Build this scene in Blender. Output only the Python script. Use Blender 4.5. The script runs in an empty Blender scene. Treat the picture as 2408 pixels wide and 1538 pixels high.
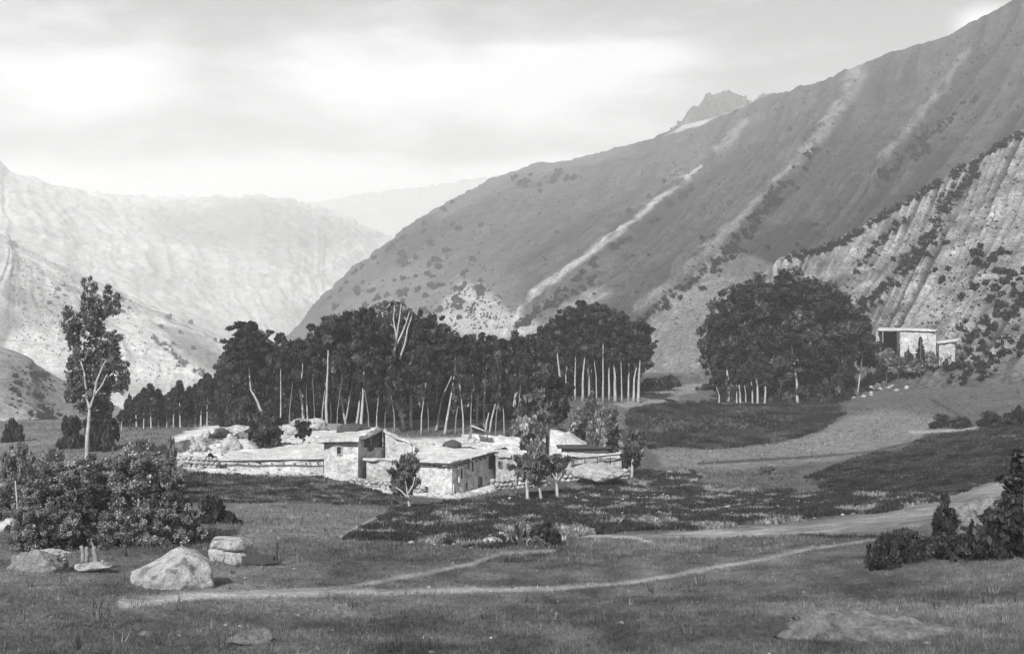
import bpy, math, random
import numpy as np
from mathutils import Vector
from mathutils.bvhtree import BVHTree

# ------------------------------------------------------------------ camera, sky, sun, exposure
scene = bpy.context.scene
COL = scene.collection
F, HU, HV, CZ = 2582.0, 1204.0, 700.0, 24.0      # focal length and horizon of the photograph (2408 x 1538 units), eye height
cam = bpy.data.cameras.new("camera")
cam_o = bpy.data.objects.new("camera", cam); COL.objects.link(cam_o)
cam_o.location = (0, 0, CZ); cam_o.rotation_euler = (math.radians(90), 0, 0)
cam.sensor_width = 36; cam.lens = 36 * F / 2408.0
cam.shift_y = -(769.0 - HV) / 2408.0
cam.clip_start = 0.5; cam.clip_end = 30000
scene.camera = cam_o

SUN_EL, SUN_AZ = math.radians(38), math.radians(-158)    # azimuth from +Y (view direction), clockwise; sun stands left and a little behind
world = bpy.data.worlds.new("World"); scene.world = world; world.use_nodes = True
nt = world.node_tree; nt.nodes.clear()
def N(t, typ, **kw):
    n = t.nodes.new(typ)
    for k, v in kw.items(): setattr(n, k, v)
    return n
def math_node(t, op, a, b=None, clamp=False):
    n = N(t, 'ShaderNodeMath', operation=op, use_clamp=clamp)
    for i, x in enumerate((a, b)):
        if x is None: continue
        if isinstance(x, (int, float)): n.inputs[i].default_value = x
        else: t.links.new(x, n.inputs[i])
    return n.outputs[0]
def smooth(t, x, lo, hi):
    n = N(t, 'ShaderNodeMapRange', interpolation_type='SMOOTHSTEP')
    t.links.new(x, n.inputs['Value']); n.inputs['From Min'].default_value = lo; n.inputs['From Max'].default_value = hi
    return n.outputs[0]
sky = N(nt, 'ShaderNodeTexSky', sky_type='NISHITA', sun_disc=False, sun_elevation=SUN_EL, sun_rotation=SUN_AZ, altitude=1500.0, dust_density=1.5)
bw = N(nt, 'ShaderNodeRGBToBW'); nt.links.new(sky.outputs[0], bw.inputs[0])
tc = N(nt, 'ShaderNodeTexCoord'); sep = N(nt, 'ShaderNodeSeparateXYZ'); nt.links.new(tc.outputs['Generated'], sep.inputs[0])
DX, DY, DZ = sep.outputs
# clouds: noise seen on the sky, stretched towards the horizon, plus a few large soft cloud bodies
mp = N(nt, 'ShaderNodeMapping'); mp.inputs['Scale'].default_value = (1.6, 1.6, 5.5); mp.inputs['Location'].default_value = (3.1, 0.4, 1.7)
nt.links.new(tc.outputs['Generated'], mp.inputs[0])
nz = N(nt, 'ShaderNodeTexNoise'); nz.inputs['Scale'].default_value = 2.6; nz.inputs['Detail'].default_value = 9; nz.inputs['Roughness'].default_value = 0.62
nt.links.new(mp.outputs[0], nz.inputs['Vector'])
def cloud_body(u, v, ru, rv):
    d = Vector(((u - HU) / F, 1.0, (HV - v) / F)).normalized()
    sub = N(nt, 'ShaderNodeVectorMath', operation='SUBTRACT'); nt.links.new(tc.outputs['Generated'], sub.inputs[0]); sub.inputs[1].default_value = d
    sc = N(nt, 'ShaderNodeVectorMath', operation='MULTIPLY'); nt.links.new(sub.outputs[0], sc.inputs[0]); sc.inputs[1].default_value = (F / ru, F / ru, F / rv)
    ln = N(nt, 'ShaderNodeVectorMath', operation='LENGTH'); nt.links.new(sc.outputs[0], ln.inputs[0])
    return smooth(nt, math_node(nt, 'ADD', ln.outputs['Value'], math_node(nt, 'MULTIPLY', math_node(nt, 'SUBTRACT', nz.outputs[0], 0.5), 3.6)), 1.7, 0.25)
m = math_node(nt, 'MULTIPLY', smooth(nt, nz.outputs[0], 0.50, 0.72), 0.55)
for b in ((190, 190, 260, 105), (1050, 200, 420, 110), (1320, 130, 300, 60), (2310, 55, 45, 30), (3300, 150, 500, 110), (-1100, 120, 500, 90)):
    m = math_node(nt, 'MAXIMUM', m, cloud_body(*b))
lown = math_node(nt, 'ADD', DZ, math_node(nt, 'MULTIPLY', math_node(nt, 'SUBTRACT', nz.outputs[0], 0.5), 0.10))
m = math_node(nt, 'MAXIMUM', m, smooth(nt, lown, 0.135, 0.105))
SKY_GAIN, CLOUD = 1.0, 3.8
g = math_node(nt, 'MULTIPLY', bw.outputs[0], 0.11)
base = math_node(nt, 'ADD', g, 0.74)                        # thin high overcast over the clear sky
mixn = N(nt, 'ShaderNodeMix', data_type='FLOAT'); nt.links.new(m, mixn.inputs[0]); nt.links.new(base, mixn.inputs[2]); mixn.inputs[3].default_value = CLOUD
bg = N(nt, 'ShaderNodeBackground'); bg.inputs['Strength'].default_value = 0.15
nt.links.new(mixn.outputs[0], bg.inputs['Color'])
out = N(nt, 'ShaderNodeOutputWorld'); nt.links.new(bg.outputs[0], out.inputs['Surface'])

sun = bpy.data.lights.new("sun", 'SUN'); sun.energy = 5.0; sun.angle = math.radians(0.6); sun.color = (1, 0.995, 0.985)
sun_o = bpy.data.objects.new("sun", sun); COL.objects.link(sun_o)
sd = Vector((math.sin(SUN_AZ) * math.cos(SUN_EL), math.cos(SUN_AZ) * math.cos(SUN_EL), math.sin(SUN_EL)))
sun_o.rotation_euler = sd.to_track_quat('Z', 'Y').to_euler(); sun_o.location = (-100, -60, 200)
vs = scene.view_settings; vs.view_transform = 'Standard'; vs.look = 'None'; vs.gamma = 1.0; vs.use_curve_mapping = False
vs.exposure = 0.80
scene.cycles.volume_bounces = 2

# ------------------------------------------------------------------ helpers
def P(u, v, d): return Vector(((u - HU) / F * d, d, CZ - (v - HV) / F * d))
def hash3(ix, iy, iz, seed):
    h = (ix.astype(np.int64) * 374761393 + iy.astype(np.int64) * 668265263 + iz.astype(np.int64) * 2147483647 + seed * 974634777) & 0xffffffff
    h = ((h ^ (h >> 13)) * 1274126177) & 0xffffffff
    h = ((h ^ (h >> 16)) * 2246822519) & 0xffffffff
    return ((h ^ (h >> 15)) & 0xffffff) / float(0xffffff)
def vnoise(x, y, z, seed=0):
    x, y, z = np.broadcast_arrays(np.asarray(x, float), np.asarray(y, float), np.asarray(z, float))
    ix, iy, iz = np.floor(x), np.floor(y), np.floor(z)
    fx, fy, fz = x - ix, y - iy, z - iz
    fx, fy, fz = [t * t * (3 - 2 * t) for t in (fx, fy, fz)]
    r = 0
    for a in (0, 1):
        for b in (0, 1):
            for c in (0, 1):
                w = (fx if a else 1 - fx) * (fy if b else 1 - fy) * (fz if c else 1 - fz)
                r = r + w * hash3(ix + a, iy + b, iz + c, seed)
    return r * 2 - 1
def fbm(x, y, z=0.0, seed=0, oct=4, rough=0.5):
    x, y, z = np.asarray(x, float), np.asarray(y, float), np.asarray(z, float)
    a, s, n = 1.0, 0, 0
    for o in range(oct):
        s = s + a * vnoise(x * 2 ** o, y * 2 ** o, z * 2 ** o, seed + o * 17); n += a; a *= rough
    return s / n
def mesh_np(name, V, Fc, mat=None, smooth_=False, attr=None):
    """V (n,3), Fc (m,k) equal-sized faces"""
    V = np.asarray(V, np.float32); Fc = np.asarray(Fc, np.int32); m, k = Fc.shape
    me = bpy.data.meshes.new(name)
    me.vertices.add(len(V)); me.vertices.foreach_set('co', V.ravel())
    me.loops.add(m * k); me.loops.foreach_set('vertex_index', Fc.ravel())
    me.polygons.add(m); me.polygons.foreach_set('loop_start', np.arange(0, m * k, k, dtype=np.int32))
    try: me.polygons.foreach_set('loop_total', np.full(m, k, np.int32))
    except Exception: pass
    me.update(calc_edges=True); me.validate()
    if smooth_: me.polygons.foreach_set('use_smooth', np.ones(m, bool))
    if attr is not None:
        at = me.attributes.new('tone', 'FLOAT', 'POINT'); at.data.foreach_set('value', np.asarray(attr, np.float32))
    if mat: me.materials.append(mat)
    return me
def link(name, me, parent=None, loc=None):
    o = bpy.data.objects.new(name, me); COL.objects.link(o)
    if parent is not None: o.parent = parent
    if loc is not None: o.location = loc
    return o
def tag(o, label=None, cat=None, group=None, kind=None):
    if label: o['label'] = label
    if cat: o['category'] = cat
    if group: o['group'] = group
    if kind: o['kind'] = kind
    return o
def empty(name, loc):
    o = bpy.data.objects.new(name, None); COL.objects.link(o); o.location = loc; o.empty_display_size = 0.2
    return o
class MB:
    def __init__(s): s.v, s.f = [], []
    def add(s, V, Fs):
        b = len(s.v); s.v += [tuple(p) for p in V]; s.f += [tuple(b + i for i in f) for f in Fs]
    def box(s, c, h, rz=0.0, tilt=0.0):
        """centre, half sizes, rotation about z"""
        ca, sa = math.cos(rz), math.sin(rz); pts = []
        for z in (-1, 1):
            for x, y in ((-1, -1), (1, -1), (1, 1), (-1, 1)):
                lx, ly, lz = x * h[0], y * h[1], z * h[2] + tilt * x * h[0]
                pts.append((c[0] + lx * ca - ly * sa, c[1] + lx * sa + ly * ca, c[2] + lz))
        s.add(pts, [(3, 2, 1, 0), (4, 5, 6, 7), (0, 1, 5, 4), (1, 2, 6, 5), (2, 3, 7, 6), (3, 0, 4, 7)])
    def tube(s, pts, rad, n=8, cap=True):
        pts = [Vector(p) for p in pts]; rings = []
        for i, p in enumerate(pts):
            d = (pts[min(i + 1, len(pts) - 1)] - pts[max(i - 1, 0)]).normalized()
            a = d.cross(Vector((0, 1, 0.05))).normalized(); b = d.cross(a)
            r = rad[i] if hasattr(rad, '__len__') else rad
            rings.append([p + a * (r * math.cos(2 * math.pi * k / n)) + b * (r * math.sin(2 * math.pi * k / n)) for k in range(n)])
        V = [q for R in rings for q in R]; Fs = []
        for i in range(len(pts) - 1):
            for k in range(n): Fs.append((i * n + k, i * n + (k + 1) % n, (i + 1) * n + (k + 1) % n, (i + 1) * n + k))
        if cap: Fs += [tuple(range(n))[::-1], tuple((len(pts) - 1) * n + k for k in range(n))]
        s.add(V, Fs)
    def mesh(s, name, mat, smooth_=False):
        me = bpy.data.meshes.new(name); me.from_pydata(s.v, [], s.f); me.materials.append(mat)
        if smooth_:
            for p in me.polygons: p.use_smooth = True
        me.update(); return me
def relvec(p, root): return Vector(p) - root.location

# ------------------------------------------------------------------ materials (all neutral grey: the photograph is black and white)
def ntm(name):
    m = bpy.data.materials.new(name); m.use_nodes = True; t = m.node_tree; t.nodes.clear(); return m, t
def finish(t, shader): o = N(t, 'ShaderNodeOutputMaterial'); t.links.new(shader, o.inputs['Surface'])
def noise(t, scale, detail=4, rough=0.6, vec=None, dist=0.0):
    n = N(t, 'ShaderNodeTexNoise'); n.inputs['Scale'].default_value = scale; n.inputs['Detail'].default_value = detail
    n.inputs['Roughness'].default_value = rough; n.inputs['Distortion'].default_value = dist
    if vec is not None: t.links.new(vec, n.inputs['Vector'])
    return n.outputs[0]
def rng(t, x, a, b, lo=0.3, hi=0.7):
    n = N(t, 'ShaderNodeMapRange'); t.links.new(x, n.inputs['Value']); n.inputs['From Min'].default_value = lo; n.inputs['From Max'].default_value = hi
    n.inputs['To Min'].default_value = a; n.inputs['To Max'].default_value = b; return n.outputs[0]
def surf(name, tone, scales=((1.0, 0.75, 1.25),), bump=0.3, bscale=3.0, bdist=0.1, attr=False, obj=False, rough=0.95, darkspot=None):
    m, t = ntm(name)
    tcn = N(t, 'ShaderNodeTexCoord'); geo = N(t, 'ShaderNodeNewGeometry')
    vec = tcn.outputs['Object'] if obj else geo.outputs['Position']
    if attr:
        a = N(t, 'ShaderNodeAttribute', attribute_name='tone'); c = a.outputs['Fac']
    else:
        a = N(t, 'ShaderNodeValue'); a.outputs[0].default_value = tone; c = a.outputs[0]
    for s, lo, hi in scales: c = math_node(t, 'MULTIPLY', c, rng(t, noise(t, s, 5, 0.65, vec), lo, hi))
    if darkspot:
        s, thr, amt = darkspot
        c = math_node(t, 'MULTIPLY', c, rng(t, noise(t, s, 3, 0.5, vec), 1.0, amt, thr, thr + 0.06))
    b = N(t, 'ShaderNodeBump'); b.inputs['Strength'].default_value = bump; b.inputs['Distance'].default_value = bdist
    t.links.new(noise(t, bscale, 6, 0.7, vec), b.inputs['Height'])
    p = N(t, 'ShaderNodeBsdfPrincipled'); p.inputs['Roughness'].default_value = rough; p.inputs['Specular IOR Level'].default_value = 0.15
    t.links.new(c, p.inputs['Base Color']); t.links.new(b.outputs[0], p.inputs['Normal'])
    finish(t, p.outputs[0]); return m
def leafmat(name, tone, trans=0.25):
    m, t = ntm(name)
    a = N(t, 'ShaderNodeAttribute', attribute_name='tone')
    c = math_node(t, 'MULTIPLY', a.outputs['Fac'], tone)
    geo = N(t, 'ShaderNodeNewGeometry'); c = math_node(t, 'MULTIPLY', c, rng(t, noise(t, 0.8, 3, 0.6, geo.outputs['Position']), 0.75, 1.3))
    d = N(t, 'ShaderNodeBsdfDiffuse'); tr = N(t, 'ShaderNodeBsdfTranslucent'); t.links.new(c, d.inputs[0]); t.links.new(c, tr.inputs[0])
    mx = N(t, 'ShaderNodeMixShader'); mx.inputs[0].default_value = trans; t.links.new(d.outputs[0], mx.inputs[1]); t.links.new(tr.outputs[0], mx.inputs[2])
    finish(t, mx.outputs[0]); return m
M = {}
M['ground'] = surf('ground_cover', 1, ((0.12, 0.8, 1.2), (0.9, 0.65, 1.35), (6.0, 0.6, 1.4)), 0.8, 4.0, 0.25, attr=True)
M['mount'] = surf('mountain_scrub', 1, ((0.012, 0.85, 1.15), (0.06, 0.8, 1.22), (0.3, 0.7, 1.35), (1.1, 0.4, 1.75)), 1.0, 0.35, 1.5, attr=True)
M['mud'] = surf('mud_plaster', 0.50, ((0.35, 0.7, 1.15), (1.3, 0.65, 1.25), (4.5, 0.6, 1.3)), 0.9, 2.4, 0.12, darkspot=(1.6, 0.62, 0.55))
M['mudroof'] = surf('mud_roof', 0.49, ((0.3, 0.7, 1.2), (1.1, 0.65, 1.2), (4.0, 0.7, 1.25)), 0.6, 2.0, 0.10)
M['stonewall'] = surf('rubble_wall', 0.42, ((1.8, 0.5, 1.35), (5.0, 0.6, 1.25)), 1.0, 2.6, 0.25)
M['white'] = surf('whitewash', 0.5, ((1.0, 0.85, 1.08),), 0.3, 4.0, 0.03)
M['dark'] = surf('dark_opening', 0.02, (), 0.1)
M['wood'] = surf('weathered_wood', 0.16, ((3.0, 0.7, 1.3),), 0.4, 12.0, 0.02)
M['darkwood'] = surf('dark_timber', 0.05, ((3.0, 0.7, 1.3),), 0.4, 12.0, 0.02)
M['hay'] = surf('brushwood', 0.06, ((4.0, 0.5, 1.6),), 1.0, 9.0, 0.15)
M['straw'] = surf('pale_straw', 0.45, ((5.0, 0.6, 1.3),), 1.0, 14.0, 0.1)
M['rockmid'] = surf('grey_granite', 0.125, ((0.5, 0.75, 1.2), (2.5, 0.6, 1.35), (9, 0.7, 1.3)), 0.9, 3.5, 0.18)
M['rock'] = surf('pale_granite', 0.40, ((0.5, 0.75, 1.2), (2.5, 0.6, 1.3), (14, 0.7, 1.25)), 1.0, 3.5, 0.25, darkspot=(1.6, 0.56, 0.5))
M['rockdark'] = surf('lichen_rock', 0.17, ((0.8, 0.6, 1.35), (3.5, 0.6, 1.5), (14, 0.7, 1.3)), 1.0, 4.0, 0.2)
M['bark'] = surf('pale_bark', 0.36, ((1.2, 0.65, 1.2), (5.0, 0.7, 1.2)), 0.5, 6.0, 0.05)
M['barkmid'] = surf('grey_bark', 0.2, ((1.2, 0.65, 1.2), (5.0, 0.7, 1.2)), 0.5, 6.0, 0.05)
M['barkdark'] = surf('dark_bark', 0.10, ((1.5, 0.6, 1.3),), 0.6, 6.0, 0.05)
M['leaf'] = leafmat('dark_leaves', 0.038)
M['leafmid'] = leafmat('mid_leaves', 0.13)
M['leaflight'] = leafmat('pale_leaves', 0.13)
M['leaforchard'] = leafmat('orchard_leaves', 0.145)
M['leafwisp'] = leafmat('willow_leaves', 0.10)
M['scrubleaf'] = leafmat('scrub_leaves', 0.022, 0.15)
M['grass'] = leafmat('grass_blades', 1.0, 0.3)

# ------------------------------------------------------------------ tone maps of the ground cover (what grows or lies where, plus painted shade)
def in_poly(u, v, poly):
    r = np.zeros(u.shape, bool); n = len(poly)
    for i in range(n):
        x1, y1 = poly[i]; x2, y2 = poly[(i + 1) % n]
        if y1 == y2: continue
        c = ((y1 > v) != (y2 > v)) & (u < (x2 - x1) * (v - y1) / (y2 - y1) + x1); r ^= c
    return r
def poly_dist(u, v, pts, closed=False):
    best = np.full(u.shape, 1e9); n = len(pts)
    for i in range(n if closed else n - 1):
        (x1, y1), (x2, y2) = pts[i], pts[(i + 1) % n]
        dx, dy = x2 - x1, y2 - y1; L = dx * dx + dy * dy + 1e-9
        t = np.clip(((u - x1) * dx + (v - y1) * dy) / L, 0, 1)
        best = np.minimum(best, np.hypot(u - x1 - t * dx, v - y1 - t * dy))
    return best
def area(u, v, poly, soft):
    d = poly_dist(u, v, poly, True); s = np.where(in_poly(u, v, poly), d, -d)
    x = np.clip(s / soft + 0.5, 0, 1); return x * x * (3 - 2 * x)
def strip(u, v, pts, w):
    d = poly_dist(u, v, pts)
    if hasattr(w, '__len__') and not (hasattr(w, 'shape') and w.shape == u.shape):
        us = [p[0] for p in pts]; w = np.interp(u, us, w) if us[0] < us[-1] else np.interp(u, us[::-1], w[::-1])
    x = np.clip(1.3 - d / w, 0, 1); return x * x * (3 - 2 * x)
# ------------------------------------------------------------------ valley floor: thin-plate surface through surveyed points
SURVEY = [(-300,1560,28),(300,1560,28),(900,1570,28),(1500,1565,28),(2100,1550,25),(2700,1500,24),
 (0,1400,40),(400,1402,42),(900,1390,44),(1400,1390,46),(1900,1395,43),(2400,1370,38),
 (0,1310,50),(400,1322,50),(700,1315,56),(1100,1292,62),(1500,1290,62),(2000,1268,60),(2400,1275,48),
 (-200,1210,66),(200,1220,70),(500,1220,74),(900,1205,82),(1300,1200,85),(1700,1200,85),(2100,1185,82),(2400,1140,76),
 (450,1118,108),(800,1127,112),(1000,1160,108),(1200,1145,112),(1450,1110,122),(1800,1108,126),(2150,1080,120),(2400,1045,108),
 (1500,1040,150),(1800,1030,155),(1960,968,178),(2100,985,160),(2300,1005,135),
 (1500,945,186),(1700,940,190),(1900,935,195),(1350,940,184),(1630,893,260),(2100,885,225),(2200,845,245),(2400,905,190),(2600,860,190),
 (1000,1030,140),(1250,1030,140),(780,1000,145),(600,1030,130),(450,1005,170),(300,1008,180),(100,1055,130),(10,1000,175),
 (1100,930,300),(600,985,500),(200,1012,330),(-200,1000,260),(900,960,800),(1250,880,380)]
pts = np.array([P(*s) for s in SURVEY]); SX, SY, SZ = pts.T
# far anchors
SX = np.append(SX, [-900, 0, 300]); SY = np.append(SY, [900, 1500, 700]); SZ = np.append(SZ, [-60, -110, 0])
SCALE = 100.0
def tps(r2): return np.where(r2 > 1e-12, 0.5 * r2 * np.log(np.maximum(r2, 1e-12)), 0)
n_ = len(SX); A = np.zeros((n_ + 3, n_ + 3)); lam = 0.02
wx, wy = SX / SCALE, SY / SCALE
A[:n_, :n_] = tps((wx[:, None] - wx) ** 2 + (wy[:, None] - wy) ** 2) + np.eye(n_) * lam
A[:n_, n_] = 1; A[:n_, n_ + 1] = wx; A[:n_, n_ + 2] = wy; A[n_:, :n_] = A[:n_, n_:].T
co = np.linalg.solve(A, np.append(SZ, [0, 0, 0]))
def height(x, y, micro=True):
    x, y = np.asarray(x, float), np.asarray(y, float)
    d = np.hypot(x, y); k = np.clip(1000.0 / np.maximum(d, 1), 0, 1)
    X, Y = x * k / SCALE, y * k / SCALE
    Y = np.maximum(Y, 0.22); X = np.clip(X, -4.0, 5.0)
    z = co[n_] + co[n_ + 1] * X + co[n_ + 2] * Y
    for i in range(n_): z = z + co[i] * tps((X - wx[i]) ** 2 + (Y - wy[i]) ** 2)
    z = np.clip(z, -130, 26)
    if micro:
        near = np.clip(1.3 - d / 160, 0.25, 1)
        z = z + fbm(x / 6, y / 6, 0, 5, 4) * 0.28 * near + fbm(x / 0.9, y / 0.9, 0, 9, 3) * 0.07 * np.clip(1.2 - d / 90, 0, 1)
    return z
# ---- painted-in land use (fields, yard, tracks) and right-slope shade given where they lie in the valley
TRACK = [(290,1416),(380,1408),(500,1400),(800,1391),(1050,1387),(1300,1386),(1500,1366),(1750,1322),(1900,1292),(2060,1268)]
TRACKW = [16,12,9,9,8,6,5.5,5,4.5,4]
TRACK2 = [(560,1396),(820,1380),(950,1356),(1100,1328),(1180,1300),(1300,1296)]
ROAD = [(1330,1262),(1500,1262),(1700,1254),(1900,1242),(2050,1232),(2150,1215),(2250,1185),(2400,1130)]
ROADW = [4,5,10,17,26,30,26,22]
BANKPATH = [(800,1262),(860,1228),(935,1192)]
YARD = [(400,1030),(470,1005),(560,995),(700,980),(900,1030),(1250,1030),(1400,1040),(1480,1068),(1490,1095),(1420,1130),(1300,1100),(1210,1130),(1150,1160),(1050,1172),(900,1160),(850,1140),(760,1118),(500,1114),(430,1100)]
TERRACE = [(1470,968),(1560,945),(1700,948),(1900,938),(1975,950),(1985,975),(1930,1015),(1800,1045),(1650,1055),(1530,1050),(1470,1010)]
TERR_IN = [(1500,985),(1650,978),(1850,975),(1900,985),(1800,1010),(1650,1022),(1520,1020)]
CROP = [(950,1275),(800,1265),(860,1235),(960,1190),(1060,1182),(1220,1160),(1420,1135),(1500,1112),(1630,1105),(1660,1145),(1900,1160),(2100,1160),(2210,1172),(2050,1205),(1900,1222),(1700,1243),(1400,1256),(1240,1280),(1100,1290)]
BANK = [(430,1108),(520,1116),(760,1122),(840,1142),(900,1162),(960,1178),(900,1188),(700,1180),(560,1184),(430,1180)]
SHADE = [(1900,1120),(2000,1078),(2140,1050),(2180,1012),(2420,990),(2700,960),(2700,1080),(2420,1115),(2250,1160),(2150,1172),(1950,1160)]  # shade over the right slope, put into the ground tone
def ground_tone(u, v, x, y):
    n1 = fbm(x / 5, y / 5, 0, 31, 3); uu, vv = u + n1 * 10, v + n1 * 4
    t = 0.10 + 0.05 * np.clip((900 - u) / 900, 0, 1) + 0.03 * fbm(x / 9, y / 14, 0, 40, 3) + 0.09 * fbm(x / 1.6, y / 2.8, 0, 41, 4) * np.clip(1.2 - y / 140, .2, 1)
    def put(mask, val): nonlocal t; t = t * (1 - mask) + val * mask
    put(area(uu, vv, [(-400,1420),(300,1430),(420,1470),(600,1540),(-400,1700)], 40), 0.10)
    put(area(uu, vv, [(1540,1062),(1900,1030),(2000,980),(2120,950),(2240,985),(2150,1040),(1950,1085),(1700,1108),(1560,1100)], 16), 0.165)
    put(area(uu, vv, [(560,1190),(850,1185),(920,1200),(800,1262),(640,1262),(540,1240)], 14), 0.15)
    put(area(uu, vv, TERRACE, 10), 0.05); put(area(uu, vv, TERR_IN, 16), 0.085)
    put(area(uu, vv, [(1440,950),(1600,905),(1660,893),(1700,905),(1560,945),(1480,962)], 8), 0.20)
    put(area(uu, vv, [(1500,885),(1600,880),(1650,890),(1580,915),(1500,925)], 8), 0.05)
    put(area(uu, vv, [(1940,900),(2050,830),(2220,840),(2400,900),(2420,960),(2200,980),(2000,950)], 16), 0.10)
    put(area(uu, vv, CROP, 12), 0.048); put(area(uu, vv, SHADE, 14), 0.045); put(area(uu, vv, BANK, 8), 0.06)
    put(area(uu, vv, [(780,1085),(900,1085),(905,1260),(790,1265)], 1e-3) * 0, 0)
    put(area(uu, vv, YARD, 8), 0.56)
    put(area(uu, vv, [(-300,1090),(60,1085),(120,1120),(40,1200),(-300,1230)], 20), 0.22)
    w = 0.75 + 0.5 * (n1 + 0.5)
    put(strip(uu, vv, TRACK, np.interp(u, [p[0] for p in TRACK], TRACKW) * 1.15) * np.clip(w * (1 + .8 * fbm(x / 1.1, y / 1.1, 0, 88, 3)), 0.2, 1) * np.interp(u, [300, 1300, 2000], [1, .8, .55]), 0.36)
    put(strip(u, v, TRACK2, 6) * np.clip(w, 0.2, 0.8), 0.24)
    put(strip(uu, vv, ROAD, np.interp(u, [p[0] for p in ROAD], ROADW)) * np.clip(.8 + fbm(x / 3, y / 1.2, 0, 89, 3), .3, 1), 0.25)
    put(strip(u, v, BANKPATH, 3.2), 0.26)
    put(strip(u, v, [(2140,1017),(2200,1014),(2300,1006)], 4.5), 0.28)
    put(strip(u, v, [(1340,1258),(1480,1262),(1530,1275)], 4), 0.3)
    put(strip(u, v, [(1880,1256),(1960,1262),(2060,1262)], 4), 0.02)
    put(strip(u, v, [(2190,940),(2270,985)], 3), 0.04)
    put(strip(u, v, [(1640,1090),(1900,1075),(2050,1062),(2145,1040)], 3.5) , 0.05)
    t = t + 0.10 * np.clip(fbm(x / 5, y / 7, 0, 95, 4) - .18, 0, .5) * (v > 1180)
    cropz = area(uu, vv, CROP, 20)
    sp = np.clip((fbm(x / 1.6, y / 2.4, 0, 77, 3) - 0.28) * 4, 0, 1)
    t = t + cropz * sp * 0.14
    return np.clip(t, 0.012, 0.6)
NR, NC = 560, 520
rr = np.concatenate([20 * (900 / 20) ** (np.linspace(0, 1, NR - 14)), np.geomspace(1000, 9000, 14)])
uc = np.concatenate([np.linspace(-5200, -350, 16, endpoint=False), np.linspace(-350, 2750, NC - 32), np.linspace(2950, 7600, 16)])
D, U = np.meshgrid(rr, uc, indexing='ij')
GX, GY = (U - HU) / F * D, D
# rows in front of the first surveyed row continue under and behind the camera
GZ = height(GX, GY)
nr, nc = GX.shape
GV = HV + (CZ - GZ) / GY * F
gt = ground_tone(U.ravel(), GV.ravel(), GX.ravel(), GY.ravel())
GVv = np.stack([GX.ravel(), GY.ravel(), GZ.ravel()], 1)
idx = np.arange(nr * nc).reshape(nr, nc)
GF = np.stack([idx[:-1, :-1], idx[:-1, 1:], idx[1:, 1:], idx[1:, :-1]], -1).reshape(-1, 4)
fu = U.ravel()[GF].mean(1); fv = GV.ravel()[GF].mean(1)
cls = np.zeros(len(GF), int)
cls[in_poly(fu, fv, CROP)] = 2; cls[in_poly(fu, fv, TERRACE)] = 3; cls[in_poly(fu, fv, YARD)] = 5
cls[(poly_dist(fu, fv, TRACK) < np.interp(fu, [p[0] for p in TRACK], TRACKW) * 0.9) | (poly_dist(fu, fv, TRACK2) < 4)] = 1
cls[(poly_dist(fu, fv, ROAD) < np.interp(fu, [p[0] for p in ROAD], ROADW) * 0.9)] = 4
for k, nm in enumerate(('ground', 'footpath', 'crop_field', 'terrace_field', 'road', 'yard')):
    f = GF[cls == k]; used, inv = np.unique(f, return_inverse=True)
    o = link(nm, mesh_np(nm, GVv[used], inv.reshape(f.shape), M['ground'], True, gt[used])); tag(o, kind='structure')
# the ground goes on under and behind the camera
f2 = []
hv = []
ys = [20, 8, -10, -60, -400, -2500]; xs = GX[0]
for j, yy in enumerate(ys):
    for x, z in zip(xs, GZ[0]):
        s = 1 if j == 0 else 1 + (20 - yy) * 0.002
        hv.append((x * s * (1 if j < 2 else 1.0 + j), yy, z + (0 if j == 0 else (min(3, (20 - yy) * 0.1) if j < 4 else 6))))
hi = np.arange(len(hv)).reshape(len(ys), -1)
hf = np.stack([hi[:-1, :-1], hi[1:, :-1], hi[1:, 1:], hi[:-1, 1:]], -1).reshape(-1, 4)
tag(link('hillside', mesh_np('hillside', hv, hf, M['ground'], True, np.full(len(hv), 0.12))), kind='structure')

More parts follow.
